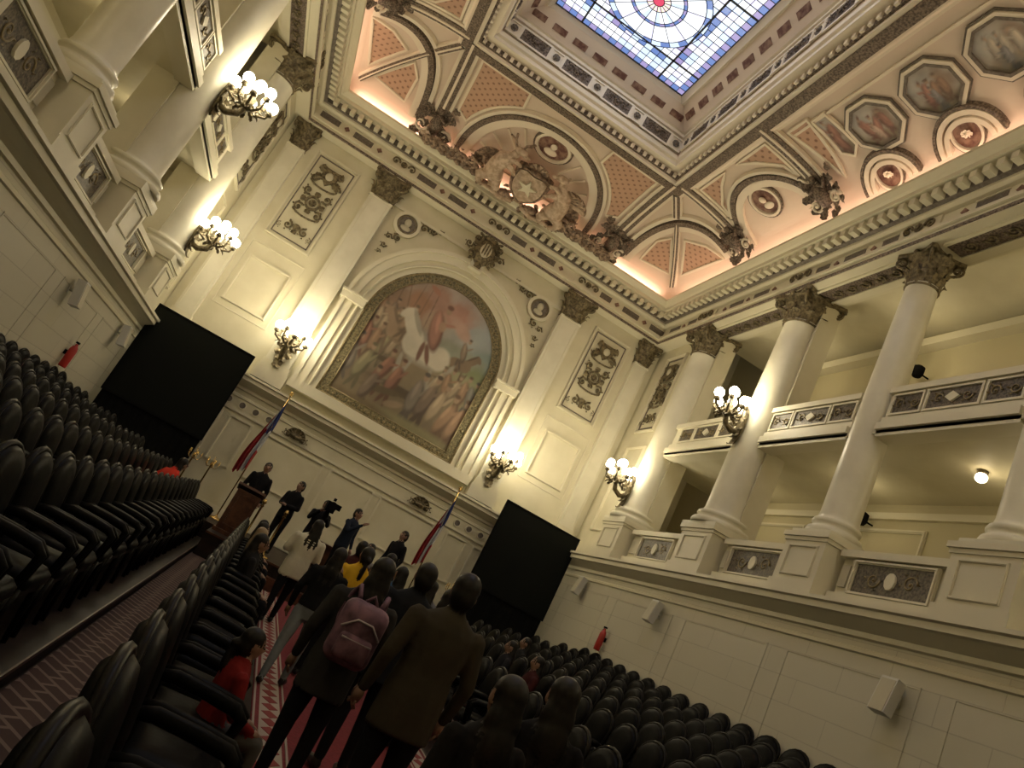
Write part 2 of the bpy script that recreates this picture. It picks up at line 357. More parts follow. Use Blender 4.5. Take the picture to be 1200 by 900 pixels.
# ---------------------------------------------------------------- capital / columns
def capital(mb,r,h,m):
    mb.lathe([(r*1.02,0),(r*1.08,.03*h),(r*1.02,.06*h),(r*.98,.1*h),(r*1.0,.5*h),(r*1.15,.75*h),(r*1.42,.88*h)],m,20)
    for k in range(8):
        a=2*pi*k/8+pi/8; d=(math.cos(a),math.sin(a),0); mb.leaf((d[0]*r,d[1]*r,.05*h),(0,0,1),d,.46*h,r*.34,r*.42,m)
        a=2*pi*k/8; d=(math.cos(a),math.sin(a),0); mb.leaf((d[0]*r,d[1]*r,.1*h),(0,0,1),d,.78*h,r*.34,r*.55,m)
    for k in range(4):
        a=pi/4+k*pi/2; d=Vector((math.cos(a),math.sin(a),0)); P=[]
        for i in range(16):
            t=i/15; an=-pi*.5+t*2.6*pi; rr=h*.15*(1-.75*t); q=d*(r*1.62)+d*(rr*math.cos(an)); P.append((q.x,q.y,.78*h+rr*math.sin(an)))
        P=[tuple(Vector((d.x*r*1.05,d.y*r*1.05,.5*h))),tuple(Vector((d.x*r*1.3,d.y*r*1.3,.6*h)))]+P
        mb.tube(P,r*.10,m,5)
    A=[]
    for k in range(4):
        a=pi/4+k*pi/2; a2=a+pi/4
        c=Vector((math.cos(a),math.sin(a)))*r*2.0; t=Vector((-math.sin(a),math.cos(a)))*r*.14
        A+=[tuple(c-t),tuple(c+t)]
        n=Vector((math.cos(a2),math.sin(a2)))
        A+=[tuple(n*r*1.28-Vector((-n.y,n.x))*r*.6),tuple(n*r*1.22),tuple(n*r*1.28+Vector((-n.y,n.x))*r*.6)]
    mb.prism(A,.88*h,1.0*h,m)
    for k in range(4):
        a=k*pi/2; mb.ell((math.cos(a)*r*1.3,math.sin(a)*r*1.3,.94*h),(r*.2,r*.2,h*.09),m,8,6)
def column(x,y,r):
    mb=MB(); T=Matrix.Translation((x,y,0)); mb.M=T
    hw=min(r*1.5,.52) if r<.4 else .60
    dx=.49/hw
    sx=-1 if x>0 else 1
    mb.M=T@Matrix.Diagonal((dx,1,1,1))
    zb=2.60; mb.bx(-hw*1.08,hw*1.08,-hw*1.1,hw*1.1,zb-.02,zb+.16,CREAM2); mb.bx(-hw,hw,-hw,hw,zb+.16,3.52,CREAM2)
    mb.bx(-hw*1.05,hw*1.05,-hw*1.06,hw*1.06,3.5,3.57,CREAM2); mb.bx(-hw*1.12,hw*1.12,-hw*1.12,hw*1.12,3.57,3.66,CREAM2)
    mb.M=T@frameM((sx*.49,0,0),(0,sx,0),(0,0,1),(sx,0,0)); mb.frame(-hw*.72,hw*.72,zb+.25,3.42,.04,.02,CREAM2); mb.M=T
    b=min(r*1.4,.55); mb.bx(-b,b,-r*1.4,r*1.4,3.66,3.74,COLM)
    pr=[(r*1.36,3.74),(r*1.42,3.79),(r*1.36,3.85),(r*1.18,3.87),(r*1.14,3.92),(r*1.22,3.95),(r*1.26,3.99),(r*1.2,4.03),(r*1.06,4.05),(r*1.04,4.10),(r,4.16)]
    for i in range(1,11):
        t=i/10; pr.append((r*(1-.14*t**1.7),4.16+(9.10-4.16)*t))
    pr+=[(r*.92,9.12),(r*.92,9.16),(r*.85,9.17)]
    mb.lathe(pr,COLM,32)
    mb.M=T@Matrix.Translation((0,0,9.1)); capital(mb,r*.90,.76,BRONZE)
    return mb.obj('column')
for sx in(-1,1):
    for i,y in enumerate(COLY): column(sx*CX,-y,.34 if i>1 else .47)
def pilaster(u,hw,d):
    mb=MB(); mb.M=MF@Matrix.Translation((u,0,0))
    mb.bx(-hw*1.25,hw*1.25,2.6,3.0,0,d+.12,CREAM2); mb.bx(-hw*1.15,hw*1.15,3.0,3.1,0,d+.09,CREAM2); mb.bx(-hw*1.1,hw*1.1,3.1,3.22,0,d+.05,CREAM2)
    mb.bx(-hw,hw,3.22,9.02,0,d,COLM)
    for s in(-1,1): mb.bx(s*hw*.78,s*hw*.72,3.4,8.9,d,d+.012,CREAM2)
    mb.bx(-hw*1.05,hw*1.05,9.0,9.06,0,d+.03,COLM)
    mb.M=Matrix.Translation((u,-d*.35,9.04))@Matrix.Diagonal((1,.75,1,1)); capital(mb,hw*1.05,.8,BRONZE)
    return mb.obj('pilaster')
for s in(-1,1):
    pilaster(s*3.45,.36,.28)
    pilaster(s*6.28,.26,.2)
# ---------------------------------------------------------------- mural
mh,mw=320,280
cv=Canvas(mh,mw,(.24,.215,.18))
cv.mix(np.clip(cv.n1*1.6-.4,0,1),(.31,.285,.25)); B=cv.blob
B(.75,.78,.5,.45,(.25,.27,.27),.8); B(.2,.93,.6,.25,(.32,.27,.24),.8); B(-.6,.88,.5,.3,(.25,.19,.15),.8)
B(.85,.62,.45,.20,(.19,.23,.21),.5); B(.40,.60,.4,.14,(.22,.23,.18),.5); B(.8,.48,.45,.22,(.17,.19,.10),.5); B(.45,.47,.35,.12,(.23,.22,.13),.5)
B(.7,.30,.5,.25,(.19,.18,.095),.6); B(-.1,.12,1.3,.35,(.17,.13,.08),.6); B(-.7,.45,.5,.6,(.16,.115,.075),.6); B(0,.35,.9,.25,(.21,.165,.105),.7)
B(.08,.80,.36,.17,(.33,.19,.15),.7,.5,1.0); B(.28,.74,.22,.09,(.36,.24,.19),.6,-.5,.9); B(-.22,.85,.2,.18,(.28,.17,.13),.6,.3,.9)
B(-.45,.74,.18,.24,(.25,.14,.09),.5,.2,.8); B(-.68,.66,.16,.3,(.22,.145,.10),.5); B(-.1,.70,.16,.14,(.30,.22,.16),.6,.2,.8)
cols=[(.24,.155,.10),(.30,.235,.16),(.16,.12,.09),(.26,.19,.12),(.19,.16,.13),(.33,.28,.21),(.23,.12,.085),(.15,.14,.12),(.21,.185,.11)]
for k in range(6): 
    u=-.82+.12*k; B(u,.76,.006,.3,(.12,.08,.055),.5,rg.uniform(-.35,.35),.05)
B(-.72,.82,.10,.05,(.32,.17,.12),.4,.3,.4); B(-.30,.88,.10,.04,(.28,.14,.10),.4,-.4,.4)
for r_,(vv,s) in enumerate(((.61,1.0),(.53,1.15),(.44,1.3))):
    for k in range(5): cv.fig(-.92+.125*k+rg.uniform(-.03,.03),vv+rg.uniform(-.02,.03),s,rg.choice(cols))
cv.horse(-.42,.52,1.25,(.25,.18,.12),1,(.28,.2,.13)); cv.horse(.46,.55,1.0,(.17,.12,.08),-1,(.2,.15,.11)); cv.horse(-.02,.50,1.95,(.45,.41,.33),1,(.30,.16,.12))
B(.02,.70,.05,.07,(.30,.2,.14),.4,.3,.2)
for k in range(5): cv.fig(.34+.125*k,.40+rg.uniform(-.02,.03),1.25,rg.choice(cols))
for k in range(4): cv.fig(-.86+.22*k+rg.uniform(-.04,.04),.29+rg.uniform(-.03,.03),1.5,rg.choice(cols))
for k in range(5): cv.fig(.16+.17*k,.24+rg.uniform(-.03,.03),1.8,rg.choice(cols))
B(-.3,.18,.28,.05,(.11,.085,.05),.4,.2,.5); cv.fig(-.45,.17,1.5,rg.choice(cols)); B(-.05,.14,.14,.05,(.24,.18,.12),.4,.4,.3)
B(.3,.06,.6,.1,(.20,.18,.10),.6); B(-.5,.05,.5,.08,(.14,.105,.06),.6)
C=cv.finish(2,.2,1.08,1.0)
mz0,mz1,mr=3.18,8.19,2.18
vs=[];fs=[]
for j in range(mh):
    for i in range(mw): vs.append((-mr+2*mr*i/(mw-1),-.03,mz0+(mz1-mz0)*j/(mh-1)))
sp=mz1-mr
for j in range(mh-1):
    for i in range(mw-1):
        x=-mr+2*mr*(i+.5)/(mw-1); z=mz0+(mz1-mz0)*(j+.5)/(mh-1)
        if z<sp or x*x+(z-sp)**2<mr*mr: a=j*mw+i; fs.append((a,a+1,a+mw+1,a+mw))
me=bpy.data.meshes.new('mural_painting'); me.from_pydata(vs,[],fs); setcol(me,C.reshape(-1,3))
PIG=vcolmat('mural_pigment'); me.materials.append(PIG); mo=bpy.data.objects.new('mural_painting',me); sc.collection.objects.link(mo)
BORD=mat('mural_gilt_border',(.075,.065,.032),.5,.2,(.25,.21,.11),18,.3)
mb=MB(); mb.M=MF
def archpath(r,zb,n=36): return [(-r,zb)]+[(-r,zb+(sp-zb)*k/6) for k in range(1,6)]+arc(0,sp,r,r,pi,0,n)+[(r,sp-(sp-zb)*k/6) for k in range(1,7)]
mb.band2(archpath(2.06,3.2),.24,.06,BORD); mb.bx(-2.18,2.18,3.18,3.42,0,.062,BORD)
mb.tube([(p[0],p[1],.06) for p in archpath(1.93,3.42)],.018,GOLDD,6); mb.tube([(p[0],p[1],.07) for p in archpath(2.2,3.18)],.03,GOLDD,6); mb.tube([(-2.2,3.18,.07),(2.2,3.18,.07)],.03,GOLDD,6)
mb.tube([(-1.93,3.43,.06),(1.93,3.43,.06)],.018,GOLDD,6)
P=archpath(2.06,3.3,60)
for i in range(0,len(P),2): mb.ell((P[i][0],P[i][1],.06),(.05,.05,.025),GOLDD,6,4)
for i in range(24): mb.ell((-1.9+i*3.8/23,3.30,.06),(.05,.05,.025),GOLDD,6,4)
mb.obj('mural_frame')
mb=MB(); mb.M=MF
mb.band2(archpath(2.32,3.0),.20,.07,CREAM2); mb.band2(archpath(2.50,3.0),.16,.13,CREAM); mb.band2(archpath(2.70,3.0),.24,.20,CREAM2); mb.band2(archpath(2.88,3.0),.12,.27,CREAM2)
mb.tube([(p[0],p[1],.14) for p in archpath(2.42,3.0)],.035,CREAM2,6)
mb.bx(-2.95,2.95,2.85,3.14,0,.30,CREAM2)
for s in(-1,1): mb.bx(s*2.25,s*3.0,5.86,6.06,0,.33,CREAM2); mb.bx(s*2.22,s*3.03,6.06,6.12,0,.37,CREAM2)
mb.bx(-3.1,3.1,9.2,9.28,0,.1,CREAM2)
mb.obj('archivolt_trim')
for s in(-1,1):
    mb=MB(); mb.M=MF@Matrix.Translation((s*2.42,8.88,.002))
    mb.prism(arc(0,0,.33,.33,0,2*pi,24)[:-1],0,.05,GREY); mb.band2(arc(0,0,.37,.37,0,2*pi,24)[:-1],.1,.11,CREAM2,True)
    mb.band2(arc(0,0,.28,.28,0,2*pi,24)[:-1],.03,.08,GOLDD,True)
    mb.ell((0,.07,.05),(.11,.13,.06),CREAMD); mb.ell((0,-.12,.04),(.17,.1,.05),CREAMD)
    for (x,y,R,a,d) in((-.50*s,.2,.13,0,1),(-.78*s,.28,.11,0,-1),(-1.02*s,.36,.09,0,1),(.05*s,-.52,.13,pi/2,1),(.30*s,-.62,.1,0,1),(.3*s,-.92,.09,0,-1),(.34*s,-1.2,.07,0,1)): scroll(mb,x,y,R,a,d,BRONZE,.05,r=R*.2)
    mb.obj('spandrel_medallion')
mb=MB(); mb.M=MF@Matrix.Translation((0,9.3,.42))
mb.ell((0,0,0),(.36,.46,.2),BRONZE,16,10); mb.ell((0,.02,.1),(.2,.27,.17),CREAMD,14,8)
for k in(-1,0,1): mb.ell((k*.09,.02,.25),(.03,.22,.03),BRONZE,8,6)
for s in(-1,1):
    scroll(mb,s*.38,.3,.17,pi/2,s,BRONZE,.1,r=.04); scroll(mb,s*.36,-.25,.15,-pi/2,-s,BRONZE,.1,r=.04); scroll(mb,s*.55,.02,.12,0,s,BRONZE,.05,r=.03)
for k in range(9):
    a=pi*k/8; mb.leaf((.3*math.cos(a),.38*math.sin(a),.05),(math.cos(a),math.sin(a),0),(0,0,1),.26,.09,.1,BRONZE)
mb.leaf((0,-.35,.1),(0,-1,0),(0,0,1),.4,.12,.1,BRONZE); mb.bx(-.22,.22,-.6,.5,-.42,0,CREAM2)
mb.obj('keystone_cartouche')
def grotesque(u0,u1,v0,v1,M,nm):
    mb=MB(); mb.M=M; mb.frame(u0,u1,v0,v1,.07,.05,CREAM2); c=(u0+u1)/2
    mb.frame(u0+.13,u1-.13,v0+.13,v1-.13,.03,.03,GREY,False)
    h=v1-v0
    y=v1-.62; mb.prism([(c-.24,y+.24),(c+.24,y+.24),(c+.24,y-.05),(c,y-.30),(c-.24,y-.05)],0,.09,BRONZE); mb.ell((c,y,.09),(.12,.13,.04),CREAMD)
    for s in(-1,1):
        mb.leaf((c+s*.15,y+.1,.05),(s,.5,0),(0,0,1),.38,.12,.06,BRONZE); mb.leaf((c+s*.15,y-.1,.05),(s,-.3,0),(0,0,1),.36,.12,.06,BRONZE)
        scroll(mb,c+s*.36,y-.22,.11,0,s,BRONZE,.05,r=.03)
    y=v0+h*.48
    mb.band2(arc(c,y,.2,.2,0,2*pi,20)[:-1],.06,.08,BRONZE,True); rosette(mb,c,y,.17,BRONZE,.04)
    for s in(-1,1):
        for t in(-1,1): scroll(mb,c+s*.3,y+t*.3,.14,math.atan2(-t,-s),s*t,BRONZE,.05,r=.03)
        mb.leaf((c+s*.2,y,.05),(s,0,0),(0,0,1),.27,.09,.05,BRONZE); mb.leaf((c,y+s*.2,.05),(0,s,0),(0,0,1),.27,.09,.05,BRONZE)
    y=v0+h*.17
    for s in(-1,1): scroll(mb,c+s*.25,y,.14,pi/2,s,BRONZE,.05,r=.028); scroll(mb,c+s*.46,y-.12,.08,pi/2,-s,BRONZE,.05)
    mb.leaf((c,y-.1,.05),(0,1,0),(0,0,1),.36,.1,.06,BRONZE); mb.leaf((c,y,.05),(0,-1,0),(0,0,1),.28,.08,.06,BRONZE)
    for yy in(v0+h*.32,v0+h*.66):
        P=[(c+.4*math.cos(a),yy+.1-.12*math.sin(a),.05) for a in np.linspace(0,pi,12)]; mb.tube(P,.028,BRONZE,5)
        for p in P[::2]: mb.ell(p,(.038,.038,.03),BRONZE,6,4)
    return mb.obj(nm)
for s in(-1,1):
    a,b=sorted((s*4.35,s*5.75)); grotesque(a,b,6.4,9.45,MF@Matrix.Translation((0,0,.002)),'relief_panel')
    mb=MB(); mb.M=MF; mb.frame(a+.05,b-.05,4.1,5.62,.06,.05,CREAM2); mb.frame(a-.12,b+.12,3.9,6.05,.03,.02,CREAM2,False)
    mb.obj('trim_3')
for M,sg in((MR,1),(ML,-1)):
    a,b=sorted((sg*.85,sg*2.05)); grotesque(a,b,6.7,9.45,M@Matrix.Translation((0,0,.002)),'relief_panel')
    mb=MB(); mb.M=M; mb.frame(a,b,3.4,6.2,.06,.05,CREAM2); mb.obj('trim_4')
for s in(-1,1):
    mb=MB(); mb.M=MF@Matrix.Translation((s*2.0,1.72,.06))
    mb.ell((0,0,.05),(.2,.09,.1),BRONZE); 
    for k in range(9):
        a=-.2+k*(pi+.4)/8; mb.leaf((.1*math.cos(a),.05*math.sin(a),.05),(math.cos(a),.7*math.sin(a),0),(0,0,1),.28,.07,.1,BRONZE)
    scroll(mb,-.26,-.03,.1,0,1,BRONZE,.06); scroll(mb,.26,-.03,.1,pi,-1,BRONZE,.06)
    mb.obj('bronze_wall_ornament')
# ---------------------------------------------------------------- balustrades
for M,sg in((MR,1),(ML,-1)):
    for i in range(5):
        ya=COLY[i]+(.70 if i<2 else .57); yb=COLY[i+1]-(.70 if i<1 else .57)
        a,b=sorted((sg*ya,sg*yb)); c=(a+b)/2; w=b-a
        mb=MB(); mb.M=M
        mb.bx(a+.02,b-.02,2.6,3.4,-.3,-.02,CREAM2); mb.bx(a+.02,b-.02,3.4,3.52,-.35,.10,CREAM2); mb.bx(a+.02,b-.02,2.6,2.76,-.25,.12,CREAM2)
        hw=.74
        mb.bx(c-hw,c+hw,2.84,3.32,-.02,.02,PAN); mb.frame(c-hw-.06,c+hw+.06,2.78,3.38,.06,.05,CREAM2)
        mb.prism(arc(c,3.08,.1,.14,0,2*pi,10)[:-1],.0,.06,CREAM2)
        for s in(-1,1): scroll(mb,c+s*.35,3.08,.14,0,s,GOLDD,.02)
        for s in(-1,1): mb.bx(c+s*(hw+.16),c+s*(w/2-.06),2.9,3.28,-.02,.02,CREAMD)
        mb.obj('gallery_balustrade')
        mb=MB(); mb.M=M
        g=.22; a2,b2=(a-g,b+g)
        mb.bx(a2,b2,5.72,5.84,-.3,.06,CREAM2); mb.bx(a2,b2,5.84,5.98,-.3,.12,CREAM2); mb.bx(a2,b2,5.98,6.12,-.2,.04,CREAM2)
        mb.bx(a2,b2,6.12,6.64,-.16,-.02,CREAM2); mb.bx(a2,b2,6.62,6.74,-.24,.06,CREAM2)
        for cc,hh in((c,.5),(c-.92,.3),(c+.92,.3)):
            mb.bx(cc-hh,cc+hh,6.2,6.56,-.04,.0,PAN); mb.frame(cc-hh-.04,cc+hh+.04,6.16,6.6,.04,.03,CREAM2,False)
            if hh>.4: mb.prism([(cc-.14,6.38),(cc,6.48),(cc+.14,6.38),(cc,6.28)],0,.04,CREAM2)
            scroll(mb,cc-hh*.55,6.38,.1,0,1,GOLDD,.01); scroll(mb,cc+hh*.55,6.38,.1,0,-1,GOLDD,.01)
        mb.obj('balcony_parapet')
# ---------------------------------------------------------------- sconces
def sconce_mesh():
    mb=MB(); B=BRONZE
    mb.ell((0,.03,-.3),(.13,.05,.42),B,12,8)
    for k in range(10):
        a=k*2*pi/10; mb.leaf((.06*math.cos(a),.06,-.25+.2*math.sin(a)),(math.cos(a),.1,math.sin(a)),(0,1,0),.26,.07,.08,B)
    mb.leaf((0,.06,-.5),(0,0,-1),(0,1,0),.42,.1,.12,B)
    P=[(0,.05,-.45),(0,.2,-.5),(0,.36,-.42),(0,.42,-.25),(0,.42,-.1)]; mb.tube(P,[.05,.06,.06,.05,.06],B,8)
    mb.lathe([(.02,-.30),(.09,-.26),(.13,-.18),(.07,-.12),(.10,-.06),(.04,.0),(.03,.12),(.05,.14)],B,14,(0,.42,0))
    for k in range(8):
        a=2*pi*k/8+.2; d=Vector((math.cos(a),math.sin(a),0)); R=.35 if k%2==0 else .29; hz=.05 if k%2 else -.06
        c=Vector((0,.42,0))
        P=[c+d*.04+Vector((0,0,-.15)),c+d*R*.5+Vector((0,0,-.27)),c+d*R*.95+Vector((0,0,-.2)),c+d*R+Vector((0,0,-.08+hz))]
        mb.tube([tuple(p) for p in P],[.034,.03,.024,.022],B,6)
        q=c+d*R; mb.lathe([(.02,-.09),(.065,-.06),(.045,-.03),(.05,0)],B,10,(q.x,q.y,q.z+hz)); mb.ell((q.x,q.y,q.z+hz+.09),(.095,.095,.102),BULB,12,8)
        sp_=spiral(0,0,.08,1.2,0,1,10); mb.tube([(q.x*.6+c.x*.4+d.x*s[0],q.y*.6+c.y*.4+d.y*s[0],-.24+s[1]) for s in sp_],.016,B,4)
        mb.leaf((q.x*.5+c.x*.5,q.y*.5+c.y*.5,-.26),(d.x,d.y,-.6),(0,0,-1),.16,.05,.04,B)
    mb.ell((0,.42,.24),(.10,.10,.105),BULB,12,8)
    return mb
def light(name,typ,loc,en,col,size=.1,rot=None,sy=None):
    l=bpy.data.lights.new(name,typ); l.energy=en; l.color=col
    if typ=='AREA':
        l.size=size
        if sy: l.shape='RECTANGLE'; l.size_y=sy
    else: l.shadow_soft_size=size
    o=bpy.data.objects.new(name,l); sc.collection.objects.link(o); o.location=loc
    if rot: o.rotation_euler=rot
    return o
S0=None
def sconce(x,y,z,yaw,sc_=1.15,en=46):
    global S0
    if S0 is None: S0=sconce_mesh().obj('wall_sconce',(x,y,z),yaw); o=S0
    else: o=inst(S0,(x,y,z),yaw)
    o.scale=(sc_,)*3
    d=Vector((-math.sin(yaw),math.cos(yaw),0))
    p=Vector((x,y,z))+d*.52*sc_+Vector((0,0,.45))
    light('sconce_light','POINT',tuple(p),en,(1,.81,.51),.16)
for s in(-1,1): sconce(s*3.45,-.29,4.05,pi,1.25,46)
for s in(-1,1):
    for y,z in((2.95,4.85),(7.10,6.5),(17.4,6.5),(20.8,6.5)):
        sconce(s*(CX-(.465 if y<8 else .335)),-y,z,pi/2 if s>0 else -pi/2,1.15,39 if y<8 else 32)
for s in(-1,1):
    mb=MB(); mb.lathe([(.09,0),(.09,-.05),(.05,-.07)],BRONZE,12); mb.ell((0,0,-.13),(.1,.1,.09),GLOB,12,8); mb.obj('gallery_lamp',(s*8.2,-11.9,5.779))
    for i in range(5):
        y=-(COLY[i]+COLY[i+1])/2
        light('gallery_fill_light','POINT',(s*8.4,y-.1,5.25),8,(1,.82,.50),.15)  # added fill in every bay, though most bays hold no lamp
        light('gallery_fill_light','POINT',(s*8.4,y-.1,9.3),12,(1,.82,.50),.15)  # added upper gallery fill, no lamp fixture up here
# ---------------------------------------------------------------- ceiling cove
def prof(t): t=max(0,min(1,t)); return 10.95+1.2*math.sqrt(max(0,1-(1-t)**2))
def cz(x,y): return prof(min((-y-.4)/4.46,(y+23.1)/4.46,(6.4-abs(x))/3.2))
mb=MB(); N=26; vs=[];fs=[]
for i in range(N+1):
    t=(i/N)**1.6; x=6.4-3.2*t; y0=-.4-4.46*t; y1=-23.1+4.46*t; z=prof(t)
    vs+=[(-x,y0,z),(x,y0,z),(x,y1,z),(-x,y1,z)]
for i in range(N):
    for k in range(4):
        k2=(k+1)%4; fs.append((i*4+k,i*4+k2,(i+1)*4+k2,(i+1)*4+k))
mb.add(vs,fs,PINK)
mb.obj('ceiling')
DC=MB()
def cband(path,w,off,m,o0=-.02,closed=False):
    n=len(path); vs=[];fs=[]
    for i in range(n):
        a=path[(i-1)%n] if closed else path[max(i-1,0)]; b=path[(i+1)%n] if closed else path[min(i+1,n-1)]
        t=Vector((b[0]-a[0],b[1]-a[1]));t=t.normalized() if t.length>0 else Vector((1,0)); nn=Vector((-t.y,t.x)); p=Vector(path[i][:2]); l=p+nn*w/2; r=p-nn*w/2
        zl=cz(l.x,l.y); zr=cz(r.x,r.y)
        vs+=[(l.x,l.y,zl-o0),(l.x,l.y,zl-off),(r.x,r.y,zr-off),(r.x,r.y,zr-o0)]
    for i in range(n if closed else n-1):
        j=(i+1)%n
        for k in range(3): fs.append((i*4+k,i*4+k+1,j*4+k+1,j*4+k))
    DC.add(vs,fs,m)
def line(a,b,n=24): return [(a[0]+(b[0]-a[0])*i/n,a[1]+(b[1]-a[1])*i/n) for i in range(n+1)]
def subdiv(poly,st=.25):
    B=[]
    for i in range(len(poly)):
        a=poly[i];b=poly[(i+1)%len(poly)]; k=max(1,int(math.dist(a,b)/st)); B+=[(a[0]+(b[0]-a[0])*j/k,a[1]+(b[1]-a[1])*j/k) for j in range(k)]
    return B
def fan(B,off,rings):
    cx=sum(p[0] for p in B)/len(B); cy=sum(p[1] for p in B)/len(B); n=len(B); vs=[];fs=[];uv=[]
    for r in range(rings+1):
        for p in B:
            x=cx+(p[0]-cx)*r/rings; y=cy+(p[1]-cy)*r/rings; vs.append((x,y,cz(x,y)-off)); uv.append((x-cx,y-cy))
    for r in range(rings):
        for i in range(n):
            j=(i+1)%n; fs.append((r*n+i,r*n+j,(r+1)*n+j,(r+1)*n+i))
    return vs,fs,uv
def cpanel(poly,off,m,rings=7,border=.07):
    B=subdiv(poly); vs,fs,_=fan(B,off,rings)
    DC.add(vs,fs,m)
    cband([p for p in B],border,off+.03,PINKL,closed=True)
def rib(a,b,w=.5):
    P=line(a,b,30); cband(P,w,.10,PINKL); cband(P,w*.62,.14,BROWNB); cband(P,w*.14,.17,PINKL)
FRES=vcolmat('fresco_pigment',.65)
def fresco(poly,off,up,seed):
    rg.seed(seed); cv=Canvas(110,110,(.40,.35,.28),2.0)
    cv.mix(np.clip(cv.n1*1.5-.35,0,1),(.46,.42,.36)); cv.blob(0,.12,1.2,.4,(.26,.21,.14),.6); cv.blob(.4,.7,.6,.5,(.42,.41,.38),.8); cv.blob(-.5,.55,.35,.5,(.32,.24,.18),.6)
    pal=[(.36,.17,.13),(.40,.32,.22),(.24,.24,.24),(.46,.41,.33),(.28,.17,.11),(.5,.36,.28)]
    for k in range(3): cv.fig(-.42+.4*k+rg.uniform(-.08,.08),.46+rg.uniform(-.05,.06),3.4,rg.choice(pal),(.42,.29,.20))
    cv.fig(.1,.32,2.8,rg.choice(pal),(.42,.29,.20)); C=cv.finish(1,.2,.95,.85)
    B=subdiv(poly,.08); vs,fs,uv=fan(B,off,16); R=max(math.hypot(*q) for q in uv); up=Vector(up).normalized(); rt=Vector((up.y,-up.x))
    cols=[]
    for q in uv:
        v=Vector(q); a=v.dot(rt)/R; b=v.dot(up)/R
        cols.append(C[min(109,max(0,int((b*.5+.5)*109))),min(109,max(0,int((a*.5+.5)*109)))])
    me=bpy.data.meshes.new('ceiling_painting'); me.from_pydata(vs,[],fs); setcol(me,np.array(cols)); me.materials.append(FRES)
    o=bpy.data.objects.new('ceiling_painting',me); sc.collection.objects.link(o)
def medal(x,y,r,up):
    poly=arc(x,y,r,r,0,2*pi,20)[:-1]
    cband(arc(x,y,r*1.12,r*1.12,0,2*pi,24)[:-1],r*.18,.10,PINKL,closed=True); cband(arc(x,y,r*1.3,r*1.3,0,2*pi,24)[:-1],r*.08,.07,BROWNB,closed=True)
    if r>.3:
        B=subdiv(poly,.3); vs,fs,_=fan(B,.05,5); DC.add(vs,fs,WINE)
        M0=DC.M; z=cz(x,y); u=Vector((up[0],up[1],0)).normalized(); rt=Vector((u.y,-u.x,0)); DC.M=frameM((x,y,z-.06),tuple(rt),tuple(u),(0,0,-1))
        DC.ell((0,-.16*r/.34,.02),(.16*r/.34,.12*r/.34,.05),PINKL); DC.ell((0,.07*r/.34,.03),(.075*r/.34,.1*r/.34,.06),PINKL); DC.M=M0
    else:
        B=subdiv(poly,.3); vs,fs,_=fan(B,.05,4); DC.add(vs,fs,WINE)
        M0=DC.M; z=cz(x,y); DC.M=frameM((x,y,z-.07),(1,0,0),(0,-1,0),(0,0,-1)); rosette(DC,0,0,r*.6,PINKL,.01); DC.M=M0
for fy in(0,1):
    def Y(y): return y if fy==0 else -L-y
    for s in(-1,1):
        rib((s*3.2,Y(-.95)),(s*3.2,Y(-4.85)))
        ap=arc(0,Y(-1.0),2.62,(-1 if fy==0 else 1)*3.15,.32,1.05,8); ap=[(s*p[0],p[1]) for p in ap]
        cpanel([(s*2.82,Y(-4.4)),(s*2.82,Y(-2.2))]+ap+[(s*1.35,Y(-4.4))],.04,DIA)
        cpanel([(s*4.3,Y(-1.3)),(s*5.35,Y(-1.45)),(s*4.45,Y(-2.75)),(s*4.22,Y(-2.3))],.04,DIA)
        cpanel([(s*5.6,Y(-1.75)),(s*5.75,Y(-3.9)),(s*5.2,Y(-3.6)),(s*4.75,Y(-3.05))],.04,DIA)
        P=[]
        for k in range(25):
            a=pi/2*k/24; P.append((s*(5.75-1.8*math.cos(a)**.75),Y(-1.05-3.1*math.sin(a)**.75)))
        cband(P,.22,.12,PINKL); 
        dy=.2 if fy==0 else -.2
        P2=[(p[0]-s*.18,p[1]-dy*.6) for p in P]; cband(P2,.17,.16,BROWNB)
        P3=[(p[0]-s*.33,p[1]-dy*1.5) for p in P]; cband(P3[1:-1],.12,.12,PINKL)
        rib((s*5.7,Y(-1.15)),(s*4.15,Y(-3.5)),.2)
        rib((s*3.45,Y(-4.5)),(s*4.0,Y(-3.7)),.3)
    h=-1 if fy==0 else 1
    cpanel([(p[0],p[1]) for p in arc(0,Y(-1.0),2.0,h*2.55,.05,pi-.05,24)],.02,PINK)
    cband(arc(0,Y(-1.0),2.12,h*2.68,0,pi,36),.26,.14,PINKL); cband(arc(0,Y(-1.0),2.34,h*2.9,0,pi,36),.15,.17,BROWNB); cband(arc(0,Y(-1.0),2.48,h*3.04,0,pi,36),.1,.13,PINKL)
    for k in range(1,12):
        a=pi*k/12
        if 4<k<8: continue
        cband(line((1.15*math.cos(a),Y(-1.0)+h*1.5*math.sin(a)),(1.9*math.cos(a),Y(-1.0)+h*2.4*math.sin(a)),8),.05,.07,PINKL)
    medal(0.0,Y(-3.08),.46,(0,h))
